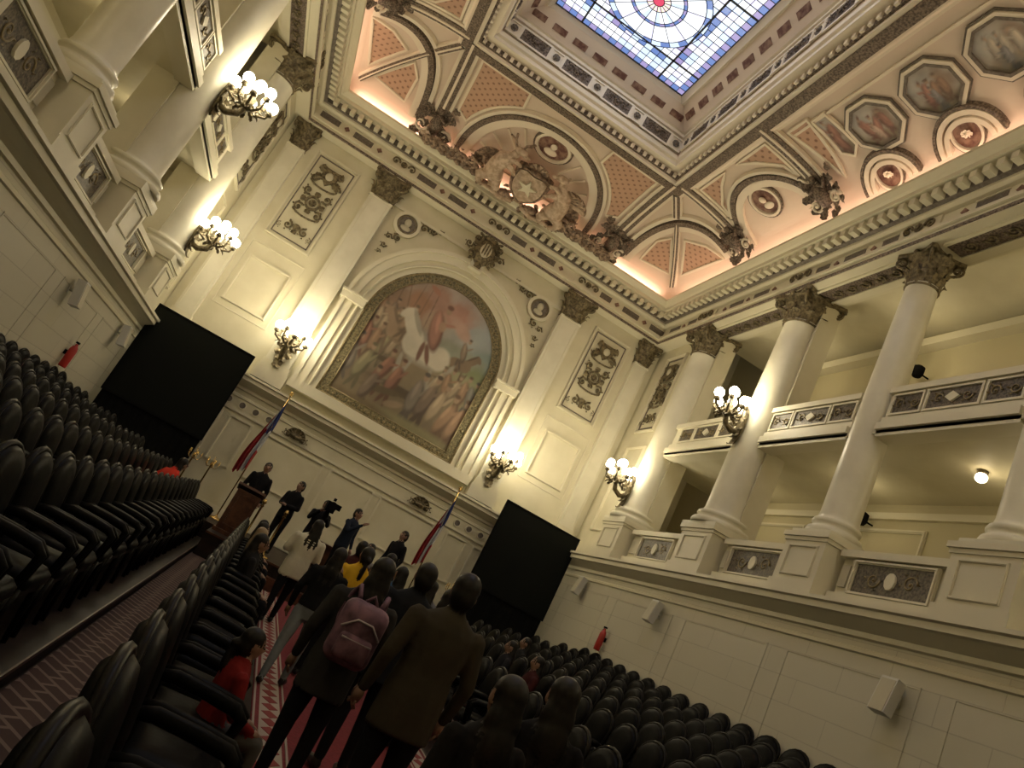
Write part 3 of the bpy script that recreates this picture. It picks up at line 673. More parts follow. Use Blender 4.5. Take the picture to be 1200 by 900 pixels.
for s in(-1,1):
    for y in(-4.95,-8.3,-15.2,-18.55): rib((s*5.8,y),(s*3.35,y),.46)
    def sidearc(y0,rx,ry,w,off,m): cband(arc(s*5.8,y0,rx,ry,pi/2,3*pi/2,30) if s>0 else arc(s*5.8,y0,rx,ry,-pi/2,pi/2,30),w,off,m)
    for y0 in(-6.6,-16.9):
        medal(s*4.95,y0,.36,(-s,0))
        sidearc(y0,1.35,1.3,.2,.12,PINKL); sidearc(y0,1.55,1.46,.13,.15,BROWNB); sidearc(y0,1.68,1.58,.08,.12,PINKL)
        for t in(-1,1): cpanel([(s*3.75,y0+t*.25),(s*3.75,y0+t*1.35),(s*5.1,y0+t*1.38),(s*4.45,y0+t*1.25),(s*4.0,y0+t*.7)],.04,DIA)
    for i_,y0 in enumerate((-10.35,-11.75,-13.15)):
        r=.50; pts=[(s*4.75+r*math.cos(pi/8+k*pi/4),y0+r*math.sin(pi/8+k*pi/4)) for k in range(8)]
        fresco(pts,.05,(-s,0),40+i_+(5 if s>0 else 0))
        for k_,w_,o_,m_ in((1.06,.06,.09,GREY),(1.18,.09,.08,PINKL),(1.32,.03,.05,GREY)):
            cband([(s*4.75+(p[0]-s*4.75)*k_,y0+(p[1]-y0)*k_) for p in pts],w_,o_,m_,closed=True)
    for y0 in(-9.9,-11.75,-13.6):
        medal(s*5.75,y0,.26,(-s,0))
        for rr,wd,mt in((.46,.09,PINKL),(.60,.10,PINKL),(.70,.06,BROWNB)):
            cband(arc(s*5.95,y0,rr*1.0,rr,pi/2,3*pi/2,20) if s>0 else arc(s*5.95,y0,rr*1.0,rr,-pi/2,pi/2,20),wd,.12,mt)
    for y0 in(-8.95,-14.55): cpanel([(s*3.85,y0-.3),(s*3.85,y0+.3),(s*4.9,y0+.12),(s*5.4,y0),(s*4.9,y0-.12)],.04,DIA)
    for y0 in(-9.5,-14.0):
        fresco([(s*3.95,y0-.18),(s*3.95,y0+.18),(s*4.9,y0+.22),(s*5.1,y0),(s*4.9,y0-.22)],.05,(-s,0),60)
        cband(subdiv([(s*3.95,y0-.18),(s*3.95,y0+.18),(s*4.9,y0+.22),(s*5.1,y0),(s*4.9,y0-.22)]),.06,.08,PINKL,closed=True)
    cband(line((s*4.0,-8.7),(s*4.0,-14.8)),.06,.05,PINKL)
    cband(line((s*3.65,-5.2),(s*3.65,-18.3)),.07,.07,PINKL)
cband(line((-2.9,-4.55),(2.9,-4.55)),.08,.07,PINKL)
def sculpt(x,y,s=1.0):
    M0=DC.M; z=cz(x,y); fr=abs(x)<4
    DC.M=frameM((x,y,z-.14),(1,0,0) if fr else (0,-1 if x>0 else 1,0),(0,-.85,.5) if fr else ((-.85 if x>0 else .85),0,.5),(0,-.5,-.85) if fr else ((-.5 if x>0 else .5),0,-.85))
    cluster(DC,0,0,.7*s,.9*s,BROWNB,.08,26)
    DC.tube([(0,-.3*s,.08),(.03,0,.14),(0,.22*s,.12)],[.11*s,.15*s,.06*s],BROWNB,9); DC.ell((0,.33*s,.14),(.07*s,.09*s,.08*s),BROWNB,10,6)
    for t in(-1,1):
        DC.tube([(t*.06*s,.18*s,.14),(t*.2*s,.1*s,.18),(t*.28*s,.25*s,.16)],[.05*s,.04*s,.03*s],BROWNB,6)
        scroll(DC,t*.28*s,-.22*s,.16*s,0,t,PINKL,.08,r=.035*s); DC.leaf((t*.1*s,.1*s,.06),(t,.7,0),(0,0,1),.5*s,.1*s,.1,BROWNB)
    DC.M=M0
for s in(-1,1):
    sculpt(s*3.2,-1.45,1.35)
    for y in(-4.95,-8.3,-15.2): sculpt(s*5.4,y,1.1)
DC.obj('ceiling_mouldings')
mb=MB(); RF=(-3.2,3.2,-18.64,-4.86)
ring(mb,RF,[(-.42,12.2),(-.42,12.06),(-.36,12.02),(-.30,12.02)],PINKL)
ring(mb,RF,[(-.30,12.02),(-.30,11.99),(-.04,11.99),(-.04,12.02)],BROWNB)
ring(mb,RF,[(-.04,12.02),(.06,12.02),(.06,12.10)],PINKL)
ring(mb,RF,[(.06,12.10),(.12,12.10),(.12,12.24)],BROWNB)
ring(mb,RF,[(.12,12.24),(.34,12.26),(.34,12.36),(.40,12.40),(.42,12.5)],PINKL)
ring(mb,RF,[(.42,12.5),(.46,13.02)],PINK,.85)
ring(mb,RF,[(.46,13.02),(.54,13.04),(.54,13.12),(.60,13.14)],PINKL,.85)
ring(mb,RF,[(.60,13.14),(1.02,13.58)],PINK,.8)
ring(mb,RF,[(1.02,13.58),(1.08,13.56),(1.2,13.70),(1.2,13.80)],PINKL,.72)
for x in np.arange(-3.0,3.01,.2): mb.box(x,-4.86-.14,12.17,.09,.06,.12,PINKL)
for y in np.arange(-18.4,-5.0,.2):
    for s in(-1,1): mb.box(s*3.05,y,12.17,.06,.09,.12,PINKL)
def recpan(M,u,wide):
    mb.M=M@Matrix.Translation((u,0,0))
    if wide:
        mb.bx(-.40,.40,.1,.42,0,.02,BROWNB); mb.frame(-.45,.45,.05,.47,.05,.04,PINKL,False); scroll(mb,-.2,.26,.12,0,1,BROWNB,.05); scroll(mb,.2,.26,.12,pi,-1,BROWNB,.05); rosette(mb,0,.26,.14,BROWNB,.03)
    else:
        mb.bx(-.16,.16,.1,.42,0,.02,PINKL); mb.frame(-.19,.19,.07,.45,.04,.05,PINKL,False); rosette(mb,0,.26,.15,GREY,.03)
MB1=frameM((0,-4.86-.40,12.5),(1,0,0),(0,-.06,1),(0,-1,-.06))
for k,u in enumerate(np.linspace(-2.55,2.55,9)): recpan(MB1,u,k%2==1)
for s in(-1,1):
    MS=frameM((s*(3.2-.44),0,12.5),(0,-s,0),(-.07*s,0,1),(-s,0,-.07))
    for k,yy in enumerate(np.linspace(5.6,17.9,21)): recpan(MS,s*yy,k%2==1)
mb.M=Matrix.Identity(4)
for s in(-1,1):
    for yy in np.arange(-17.6,-5.8,.62):
        mb.M=frameM((s*(3.2-.60),yy,13.14),(0,-s,0),(-.69*s,0,.72),(-s*.72,0,-.69)); mb.bx(-.2,.2,.20,.38,0,.012,WINE); mb.M=Matrix.Identity(4)
for xx in np.arange(-2.17,2.2,.62):
    mb.M=frameM((xx,-4.86-.48,13.14),(1,0,0),(0,-.6,.8),(0,-.8,-.6)); mb.bx(-.2,.2,.18,.34,0,.012,WINE); mb.M=Matrix.Identity(4)
mb.obj('trim_5')
# skylight
def em(name,c,s=1.0): return mat(name,(.02,.02,.02),.2,emit=c,es=s)
GL=[em('glass_white',(.92,.95,1.0),1.5),em('glass_lavender',(.78,.76,.98),1.3),em('glass_paleblue',(.66,.79,1.0),1.3),em('glass_blue',(.18,.29,.66),1.0),em('glass_violet',(.45,.38,.70),1.0),em('glass_pink',(.95,.72,.82),1.2),em('glass_red',(.8,.08,.16),1.1),em('glass_gold',(.95,.85,.65),1.3)]
LEAD=mat('lead_came',(.03,.035,.05),.5)
mb=MB(); zg=13.74
def q4(x0,x1,y0,y1,z,m): mb.add([(x0,y0,z),(x1,y0,z),(x1,y1,z),(x0,y1,z)],[(0,1,2,3)],m)
for cyi in(-7.74,-11.75,-15.76):
    n=20; st=4.02/n
    for i in range(n):
        for j in range(n):
            x0=-2.0+i*.2; y0=cyi-2.01+j*st; e=min(i,j,n-1-i,n-1-j)
            if e in(0,): m=GL[3] if (i+j)%2 else GL[4]
            elif e in(1,2): m=GL[random.choice([0,1,2,0])]
            elif e==3: m=GL[random.choice([3,2,4,1])]
            elif i in(6,13) or j in(6,13): m=GL[random.choice([2,4,2,1])]
            else: m=GL[random.choice([0,0,1,2,0,0])]
            q4(x0,x0+.2,y0,y0+st,zg,m)
    radii=[0,.14,.3,.62,.70,1.15,1.3]; pal=[[6],[5,7],[0,0,2],[4,3],[0,0,1,0],[3,2]]
    ns=32
    for a,b,pl in zip(radii[:-1],radii[1:],pal):
        for k in range(ns):
            t0=2*pi*k/ns;t1=2*pi*(k+1)/ns
            m=GL[pl[k%len(pl)]]
            mb.add([(a*math.cos(t0),cyi+a*math.sin(t0),zg-.01),(b*math.cos(t0),cyi+b*math.sin(t0),zg-.01),(b*math.cos(t1),cyi+b*math.sin(t1),zg-.01),(a*math.cos(t1),cyi+a*math.sin(t1),zg-.01)],[(0,1,2,3)],m)
    for r in radii[1:]:
        mb.tube([(r*math.cos(2*pi*k/36),cyi+r*math.sin(2*pi*k/36),zg-.02) for k in range(37)],.012,LEAD,4)
    for k in range(16):
        t=2*pi*k/16; mb.tube([(.16*math.cos(t),cyi+.16*math.sin(t),zg-.02),(1.3*math.cos(t),cyi+1.3*math.sin(t),zg-.02)],.010,LEAD,4)
    for k in range(n+1):
        w=.026 if k in(4,16,0,20) else .007
        yy=cyi-2.01+k*st; mb.bx(-2,2,yy-w,yy+w,zg-.015,zg+.0,LEAD) if k in(0,3,4,16,17,20) else [mb.bx(x0,x1,yy-w,yy+w,zg-.015,zg-.004,LEAD) for x0,x1 in((-2,-math.sqrt(max(0,1.69-(yy-cyi)**2))),(math.sqrt(max(0,1.69-(yy-cyi)**2)),2))]
        xx=-2+k*.2; mb.bx(xx-w,xx+w,cyi-2.01,cyi+2.01,zg-.015,zg,LEAD) if k in(0,3,4,16,17,20) else [mb.bx(xx-w,xx+w,y0,y1,zg-.015,zg-.004,LEAD) for y0,y1 in((cyi-2.01,cyi-math.sqrt(max(0,1.69-xx*xx))),(cyi+math.sqrt(max(0,1.69-xx*xx)),cyi+2.01))]
mb.obj('window_1')
# ---------------------------------------------------------------- coat of arms (sculpted group)
mb=MB(); v=Vector((0,-.9,.436)).normalized(); w=Vector((1,0,0)).cross(v)
CA=mat('coat_of_arms_stucco',(.38,.27,.19),.5,.05,(.12,.08,.055),11,.3); CAL=mat('coat_of_arms_pale',(.62,.49,.37),.5,0,(.40,.29,.20),8,.2)
mb.M=frameM((0.03,-1.0,11.12),(1.62,0,0),tuple(v*1.36),tuple(w*1.3))
SH=[(-.34,.95),(-.2,1.0),(0,.96),(.2,1.0),(.34,.95),(.34,.55),(.27,.33),(.12,.18),(0,.12),(-.12,.18),(-.27,.33),(-.34,.55)]
SH=[(x*.86,(y-.55)*.86+.5) for x,y in SH]
mb.prism([(x*1.25,(y-.5)*1.22+.5) for x,y in SH],0.0,.12,CA); mb.prism(SH,.1,.18,CAL)
mb.tube([(p[0]*1.12,(p[1]-.5)*1.1+.5,.14) for p in SH+[SH[0]]],.03,CA,6)
mb.prism([((.20 if k%2==0 else .08)*math.sin(pi*k/5),.54+(.20 if k%2==0 else .08)*math.cos(pi*k/5)) for k in range(10)],.17,.24,CREAM2)
for k in range(7):
    a=pi/2+(k-3)*.25; mb.leaf((0,.92,.1),(math.cos(a),math.sin(a),0),(0,0,1),.46,.09,.2,CAL if k%2 else CA)
mb.ell((0,.95,.16),(.12,.06,.08),CA)
for s in(-1,1):
    mb.tube([(s*.56,.18,.12),(s*.68,.42,.2),(s*.70,.66,.24),(s*.62,.90,.24),(s*.52,1.05,.24),(s*.49,1.2,.24)],[.13,.20,.15,.18,.09,.075],CAL,14)
    mb.ell((s*.44,1.26,.26),(.13,.085,.09),CAL,12,8); mb.ell((s*.31,1.21,.27),(.075,.05,.055),CAL,8,5); mb.leaf((s*.52,1.3,.24),(s*.7,1,0),(0,0,1),.14,.04,.02,CAL)
    mb.tube([(s*.60,.84,.3),(s*.44,.86,.38),(s*.34,.72,.34)],[.085,.06,.04],CAL,8); mb.tube([(s*.60,.94,.28),(s*.42,1.04,.36),(s*.32,.98,.32)],[.08,.055,.04],CAL,8)
    mb.tube([(s*.68,.36,.2),(s*.88,.22,.28),(s*.84,.05,.22),(s*.76,-.03,.2)],[.15,.10,.06,.05],CAL,8); mb.tube([(s*.6,.3,.2),(s*.48,.14,.28),(s*.54,-.02,.2)],[.14,.08,.05],CAL,8)
    for k in range(5):
        a=-.6+k*.5; mb.leaf((s*.86,.45,.02),(s*math.cos(a),math.sin(a),0),(0,0,1),.42,.12,.04,CA)
    if s<0:
        for t in(-.05,.06):
            mb.tube([(s*.5+t,1.3,.24),(s*.54+t*2,1.42,.24),(s*.5+t*3.4,1.56,.24)],.024,CA,5); mb.tube([(s*.54+t*2,1.42,.24),(s*.56+t*4,1.46,.24)],.02,CA,5)
        mb.tube([(s*.74,.4,.15),(s*.92,.5,.2),(s*.95,.65,.18)],[.04,.035,.05],CA,6)
        for k in range(6): mb.leaf((s*.80,.62,.1),(s*math.cos(.1+.25*k),math.sin(.1+.25*k),0),(0,0,1),.46,.1,.12,CA)
    else:
        for k in range(9): a=.05+.17*k; mb.leaf((s*.70,.82,.16),(s*math.cos(a),math.sin(a),0),(0,0,1),.70-.03*k,.10,.18,CA if k%2 else CAL)
        for k in range(4): mb.leaf((s*.68,.2,.12),(s*math.cos(-.2-.25*k),math.sin(-.2-.25*k),0),(0,0,1),.4,.08,.1,CA)
    x=.98
    for k in range(7):
        scroll(mb,s*(x+k*.17),.22-.015*k,.19-.012*k,pi/2 if k%2 else -pi/2,s*(1 if k%2 else -1),CA,.12,r=.045)
        mb.leaf((s*(x+k*.17),.1,.1),(s*.3,1 if k%2 else .5,0),(0,0,1),.36,.1,.12,CAL if k%3==0 else CA); mb.ell((s*(x+k*.17),.06,.1),(.09,.07,.08),CA,8,5)
    mb.ell((s*.3,.06,.15),(.14,.10,.1),CA)
    P=[(s*.1,.02,.2),(s*.35,-.03,.24),(s*.6,.02,.22),(s*.8,-.02,.2)]; mb.tube(P,[.05,.06,.05,.02],CAL,6)
cluster(mb,0,.10,1.8,.4,CA,.15,40)
mb.obj('coat_of_arms')
# ---------------------------------------------------------------- chairs
def pillow(mb,outline,th,m,M):
    M0=mb.M; mb.M=M0@M; n=len(outline); cx=sum(p[0] for p in outline)/n; cy=sum(p[1] for p in outline)/n; vs=[];fs=[]
    L_=[(.0,-th*.62),(.55,-th*.6),(.86,-th*.5),(1,-th*.2),(1,th*.2),(.86,th*.5),(.55,th*.6),(.0,th*.62)]
    for k,d in L_:
        for p in outline: vs.append((cx+(p[0]-cx)*k,cy+(p[1]-cy)*k,d))
    for i in range(len(L_)-1):
        for j in range(n): fs.append((i*n+j,i*n+(j+1)%n,(i+1)*n+(j+1)%n,(i+1)*n+j))
    mb.add(vs,fs,m,True); mb.M=M0
def rrect(w,h,r,n=4):
    P=[]
    for (cx,cy,a0,rr) in((w-r,h-r,0,r),(-w+r,h-r,pi/2,r),(-w+r,-h+r,pi,r),(w-r,-h+r,1.5*pi,r)):
        for i in range(n+1): a=a0+pi/2*i/n; P.append((cx+rr*math.cos(a),cy+rr*math.sin(a)))
    return P
mb=MB()
pillow(mb,rrect(.25,.24,.07),.12,BLACKL,Matrix.Translation((0,.02,.43)))
bo=[(-.22,-.28),(.22,-.28),(.265,-.05),(.275,.1)]+[(.275*math.cos(a),.12+.2*math.sin(a)) for a in np.linspace(.15,pi-.15,9)]+[(-.275,.1),(-.265,-.05)]
Mb=Matrix.Translation((0,-.25,.74))@Matrix.Rotation(math.radians(100),4,'X')
pillow(mb,bo,.10,BLACKL,Mb)
M0=mb.M; mb.M=Mb; Pb=[(p[0]*1.04,p[1]*1.04,0) for p in bo]; mb.tube(Pb+[Pb[0]],.022,DWOOD,6); mb.M=M0
for s in(-1,1):
    mb.tube([(s*.25,-.27,.66),(s*.285,-.12,.69),(s*.29,.06,.68),(s*.29,.20,.665),(s*.285,.25,.63),(s*.28,.24,.55),(s*.26,.22,.42)],[.025,.034,.036,.036,.032,.024,.022],BLACKL,8)
    mb.tube([(s*.23,.22,.40),(s*.24,.22,.2),(s*.235,.23,.0)],[.028,.022,.018],DWOOD,6); mb.tube([(s*.22,-.22,.42),(s*.23,-.25,.2),(s*.23,-.29,.0)],[.026,.022,.018],DWOOD,6)
    mb.bx(s*.22,s*.25,-.22,.22,.34,.39,DWOOD)
mb.bx(-.24,.24,.2,.23,.34,.39,DWOOD); mb.bx(-.24,.24,-.23,-.2,.34,.39,DWOOD)
CH=None
rng=random.Random(3)
for s in(-1,1):
    rows=[(1.60,FZ,6.0,21.0)]+[(x,FZ+.14*(i+1),3.9,20.8) for i,x in enumerate(ROWX)]
    for x,z,ya,yb in rows:
        y=ya
        while y<yb:
            rz=(-pi/2 if s<0 else pi/2)+rng.uniform(-.04,.04)
            loc=(s*x,-y,z+.001)
            if not(s<0 and x<2 and y>19.9) :
                if CH is None: CH=mb.obj('armchair',loc,rz)
                else: inst(CH,loc,rz)
            y+=.65
# ---------------------------------------------------------------- screens
for s in(-1,1):
    mb=MB(); a,b=(4.05,6.5) if s>0 else (3.98,6.62)
    mb.bx(s*a,s*b,-1.06,-1.0,.47,2.92,SCREEN)
    for (x0,x1,z0,z1) in((a-.03,b+.03,2.92,2.97),(a-.03,b+.03,.42,.47),(a-.03,a,.42,2.97),(b,b+.03,.42,2.97)): mb.bx(s*x0,s*x1,-1.08,-.98,z0,z1,BLACK)
    fz=FZ
    for xx in(a+.25,b-.25):
        mb.bx(s*(xx-.03),s*(xx+.03),-1.0,-.94,fz,2.8,BLACK); mb.bx(s*(xx-.04),s*(xx+.04),-1.35,-.6,fz,fz+.06,BLACK)
    n=24
    for k in range(n):
        x0=a+(b-a)*k/n; x1=a+(b-a)*(k+1)/n; mb.add([(s*x0,-1.02-.03*(k%2),fz+.02),(s*x1,-1.02-.03*((k+1)%2),fz+.02),(s*x1,-1.02-.03*((k+1)%2),.42),(s*x0,-1.02-.03*(k%2),.42)],[(0,1,2,3)],BLACK)
    mb.obj('projection_screen')
for s in(-1,1):
    for y,z in((13.0,1.42),(6.4,1.6),(2.2,1.7)):
        mb=MB(); R=Matrix.Rotation(.18*s,3,'Y')
        mb.box(-s*.20,0,0,.16,.28,.5,WHITE,R); mb.box(-s*.285,0,0,.01,.24,.46,CREAMD,R); mb.tube([(0,0,0),(-s*.14,0,0)],.03,WHITE,8); mb.box(-s*.01,0,0,.02,.1,.16,WHITE)
        mb.obj('wall_speaker',(s*W,-y,z))
    mb=MB(); mb.lathe([(.001,0),(.075,.0),(.08,.03),(.08,.4),(.06,.47),(.03,.5),(.03,.54)],REDP,16); mb.box(0,0,.57,.05,.12,.04,BLACK); mb.tube([(0,.04,.55),(0,.12,.45),(0,.12,.2)],.014,BLACK,6); mb.box(s*.1,0,.3,.06,.06,.1,BLACK)
    mb.obj('fire_extinguisher',(s*(W-.13),-4.5,.35))
for y,z in((8.6,8.95),(8.45,5.25)):
    mb=MB(); mb.tube([(0,0,0),(-.25,0,.0)],.02,BLACK,6); mb.lathe([(.09,-.12),(.13,-.05),(.13,.12),(.07,.16)],BLACK,14,(-.32,0,0)); mb.obj('security_camera',(9.46,-y,z))
# ---------------------------------------------------------------- flags
FB=mat('flag_blue',(.015,.03,.16),.8);FW=mat('flag_white',(.50,.50,.52),.8);FR=mat('flag_red',(.30,.015,.02),.8)
def flag(x,y):
    mb=MB(); mb.lathe([(.16,0),(.16,.03),(.05,.07),(.03,.1)],BRASS,16); mb.tube([(0,0,.05),(0,0,3.65)],.018,BRASS,8); mb.leaf((0,0,3.62),(0,0,1),(0,-1,0),.22,.05,.01,BRASS); mb.ell((0,0,3.65),(.035,.035,.04),BRASS)
    nu,nv=26,26; 
    for part,m in((0,FB),(1,FW),(2,FR)):
        vs=[];idx={};fs=[]
        def P(i,j):
            u=i/nu;v=j/nv; sp_=.09+.26*math.sin(min(1,v*1.3)*pi/2)*(1-.2*v); xx=-(u-.1)*sp_ + .03*math.sin(v*5)
            yy=.055*math.sin(u*22+v*2)*(.4+v); zz=3.45-v*2.0-.45*u*(1-v*.5)-.04*math.cos(u*22)
            return (xx+.02,-.05+yy,zz)
        for i in range(nu):
            for j in range(nv):
                u=(i+.5)/nu; v=(j+.5)/nv
                k=0 if (v<.42 and u<.5) else (1 if (u<.5 or (v<.3 and u<.8)) else 2)
                if v>.72 and u<.25: k=2
                if k==part:
                    f=[]
                    for q in((i,j),(i+1,j),(i+1,j+1),(i,j+1)):
                        if q not in idx: idx[q]=len(vs); vs.append(P(*q))
                        f.append(idx[q])
                    fs.append(tuple(f))
        mb.add(vs,fs,m,True)
    mb.obj('national_flag',(x,y,STG))
flag(-2.65,-1.0); flag(2.65,-1.0)
# ---------------------------------------------------------------- lectern etc
mb=MB(); mb.bx(-.30,.30,-.22,.22,0,.08,WOOD); mb.bx(-.26,.26,-.18,.18,.08,.98,WOOD); mb.M=frameM((0,-.18,0),(1,0,0),(0,0,1),(0,-1,0)); mb.frame(-.21,.21,.16,.9,.05,.02,WOOD); mb.M=Matrix.Identity(4)
mb.box(0,0,1.03,.62,.46,.05,WOOD,Matrix.Rotation(-.25,3,'X')); mb.tube([(0,0,1.06),(0,.05,1.2),(0,.12,1.28)],.01,BLACK,6); mb.ell((0,.13,1.29),(.02,.03,.02),BLACK); mb.obj('lectern',(-2.15,-4.4,STG))
for x,y in((-1.8,-5.2),(-1.3,-5.25),(1.5,-5.2),(2.2,-5.2)):
    mb=MB(); mb.lathe([(.15,0),(.15,.02),(.05,.05),(.022,.08),(.022,.85),(.04,.88),(.022,.92),(.05,.96),(.03,1.02),(.001,1.04)],BRASS,14); mb.obj('brass_stanchion',(x,y,STG))
mb=MB(); mb.bx(-1.1,1.1,-.35,.35,.7,.75,WOOD); mb.bx(-1.05,1.05,-.3,-.27,.05,.7,WOOD)
for s in(-1,1): mb.bx(s*1.05,s*.98,-.3,.3,0,.7,WOOD)
mb.obj('presidium_table',(.6,-2.7,STG))
for x,y,z in((-3.3,-2.6,STG),(-3.72,-2.9,STG),(3.3,-2.6,STG)):
    mb=MB(); mb.lathe([(.15,0),(.14,.04),(.03,.1),(.02,.2),(.02,1.1),(.04,1.15),(.02,1.2)],BRASS,14)
    for k in range(5):
        a=2*pi*k/5; d=(math.cos(a),math.sin(a)); mb.tube([(0,0,1.1),(d[0]*.10,d[1]*.10,1.07),(d[0]*.15,d[1]*.15,1.12),(d[0]*.15,d[1]*.15,1.2)],.009,BRASS,6); mb.lathe([(.022,0),(.015,.02),(.009,.08)],BRASS,8,(d[0]*.15,d[1]*.15,1.2))
    mb.tube([(0,0,1.15),(0,0,1.34)],.011,BRASS,6)
    mb.obj('brass_candelabrum',(x,y,z))
mb=MB()
for k in range(3):
    a=2*pi*k/3+.3; mb.tube([(0,0,1.25),(.36*math.cos(a),.36*math.sin(a),.02)],[.025,.018],BLACK,6)
mb.lathe([(.06,1.22),(.07,1.3),(.04,1.4)],BLACK,12); mb.box(0,0,1.5,.2,.46,.22,BLACK)
mb.M=Matrix.Translation((0,-.22,1.52))@Matrix.Rotation(pi/2,4,'X'); mb.lathe([(.06,0),(.07,.12),(.1,.22)],BLACK,14); mb.M=Matrix.Identity(4)
mb.box(.02,.05,1.68,.05,.2,.06,BLACK); mb.box(.16,.1,1.56,.12,.1,.12,BLACK); mb.tube([(0,.2,1.35),(.1,.38,1.25)],.015,BLACK,6)
mb.obj('video_camera_tripod',(-.56,-5.0,STG))
# ---------------------------------------------------------------- people
SKIN=mat('skin',(.30,.175,.12),.5,0,(.27,.155,.105),9); HAIRD=mat('hair_dark',(.006,.005,.004),.5,0,(.011,.008,.007),40,spec=.3); HAIRG=mat('hair_fair',(.28,.20,.11),.5); SHOE=mat('shoe_black',(.008,.008,.008),.4)
_c={}
def cloth(c):
    if c not in _c: _c[c]=mat('fabric_%d'%len(_c),c,.9,0,tuple(min(1,x*1.12) for x in c),5,.3,bscale=9,spec=.15)
    return _c[c]
def person(name,x,y,z0,yaw,h,top,legs,hair='short',hairm=None,pose='stand',arms='down',coat=.82,vox=.02,bulk=1.0,head=0,stride=.0,lean=0):
    hairm=hairm or HAIRD; prims=[]; pts=[]
    V=[];F=[]
    dz=-.43 if pose=='sit' else 0; b=bulk
    hem=(coat if pose=='stand' else .9)+dz
    def addpt(p,tag):
        if tag=='legs' and p[2]>hem-.01 and pose=='stand': return
        pts.append((p,tag))
    def loft(secs,tag,seg=14):
        o=len(V)
        for (c,rx,ry) in secs:
            for k in range(seg):
                a=2*pi*k/seg; q=(c[0]+rx*math.cos(a),c[1]+ry*math.sin(a),c[2]); V.append(q)
        for i in range(len(secs)-1):
            for k in range(seg): F.append((o+i*seg+k,o+i*seg+(k+1)%seg,o+(i+1)*seg+(k+1)%seg,o+(i+1)*seg+k))
        F.append(tuple(o+k for k in range(seg))[::-1]); e=o+(len(secs)-1)*seg; F.append(tuple(e+k for k in range(seg)))
        for i in range(len(secs)-1):
            for j in range(5):
                t=j/4; A=secs[i];B=secs[i+1]
                for k in range(seg):
                    a=2*pi*k/seg; rx=A[1]*(1-t)+B[1]*t; ry=A[2]*(1-t)+B[2]*t
                    addpt(tuple(A[0][m]*(1-t)+B[0][m]*t+(rx*math.cos(a),ry*math.sin(a),0)[m] for m in range(3)),tag)
    def put(m,tag):
        o=len(V); V.extend(m.V); F.extend([tuple(i+o for i in f) for f in m.F])
        for v in m.V: addpt(v,tag)
    def cap(p0,p1,r0,r1,tag):
        p0=Vector(p0);p1=Vector(p1); m=MB(); d=(p1-p0); n=8
        path=[p0-d.normalized()*r0*.7]+[p0+d*i/n for i in range(n+1)]+[p1+d.normalized()*r1*.7]; rr=[r0*.55]+[r0+(r1-r0)*i/n for i in range(n+1)]+[r1*.55]
        m.tube([tuple(q) for q in path],rr,SKIN,12); put(m,tag)
    def L_(zz): return lean*max(0,(zz-.9))
    if pose=='sit': sec=[(.9,.175,.14),(1.0,.17,.13),(1.12,.16,.12)]
    else: sec=[(coat,.185,.135),(.95,.18,.13),(1.1,.162,.118)]
    sec+=[(1.25,.178,.125),(1.36,.185,.115),(1.42,.15,.095),(1.47,.075,.07)]
    loft([((0,L_(z),z+dz),rx*b,ry*b) for z,rx,ry in sec],'top')
    loft([((0,0,.80+dz),.13*b,.10*b),((0,0,.92+dz),.165*b,.12*b),((0,0,1.0+dz),.15*b,.11*b)],'legs')
    for s in(-1,1):
        st=stride*s
        if pose=='sit':
            cap((s*.09,0,.52),(s*.11,.40,.52),.09,.068,'legs'); cap((s*.11,.40,.52),(s*.11,.42,.1),.066,.045,'legs'); cap((s*.11,.42,.05),(s*.12,.57,.04),.045,.036,'shoe')
            el=(s*.25,.06,1.12+dz); wr=(s*.14,.30,1.03+dz)
        else:
            cap((s*.09,0,.88),(s*.10,.02+st*.6,.5),.098*b,.066,'legs'); cap((s*.10,.02+st*.6,.5),(s*.10,-.01+st,.1),.064,.044,'legs'); cap((s*.10,-.03+st,.05),(s*.12,.15+st,.04),.045,.037,'shoe')
            el=(s*.25*b,-.03+L_(1.1),1.11); wr=(s*.25*b,.07+L_(.9),.87)
            if arms=='raised' or (arms=='one' and s>0): el=(s*.24,.16+L_(1.2),1.18); wr=(s*.09,.33+L_(1.3),1.42)
            if arms=='folded': el=(s*.25*b,.02,1.11); wr=(s*.06,.2,1.1)
        sh=(s*.185*b,L_(1.38),1.375+dz)
        cap(sh,el,.062*b,.05,'top'); cap(el,wr,.049,.036,'top')
        prims.append((wr,el,s))
    hl=L_(1.6); hd=dz
    cap((0,hl*.9,1.43+hd),(0,hl+.01,1.55+hd),.055,.05,'skin')
    loft([((0,L_(1.43)-.005,1.43+dz),.085,.08),((0,L_(1.46)-.005,1.49+dz),.068,.068)],'top')
    def hell(c,r,tag):
        m=MB(); m.M=Matrix.Translation((0,hl,hd))@Matrix.Rotation(head,4,'Z'); m.ell(c,r,SKIN,18,14); put(m,tag)
    hell((0,.015,1.60),(.074,.094,.112),'skin'); hell((0,.045,1.545),(.052,.055,.045),'skin'); hell((0,.112,1.588),(.013,.018,.024),'skin'); hell((0,.098,1.553),(.024,.012,.009),'skin')
    for s in(-1,1): hell((s*.080,.012,1.585),(.012,.02,.030),'skin')
    hell((0,-.014,1.636),(.088,.104,.098),'hair'); hell((0,-.042,1.58),(.083,.078,.10),'hair')
    if hair=='long':
        hell((0,-.055,1.50),(.10,.07,.13),'hair'); hell((0,-.085,1.38),(.10,.055,.15),'hair')
    if hair=='tail': hell((0,-.12,1.56),(.035,.05,.05),'hair'); hell((0,-.13,1.45),(.03,.035,.12),'hair')
    me=bpy.data.meshes.new('t'); me.from_pydata([tuple(v) for v in V],[],F); ob=bpy.data.objects.new('t',me); sc.collection.objects.link(ob)
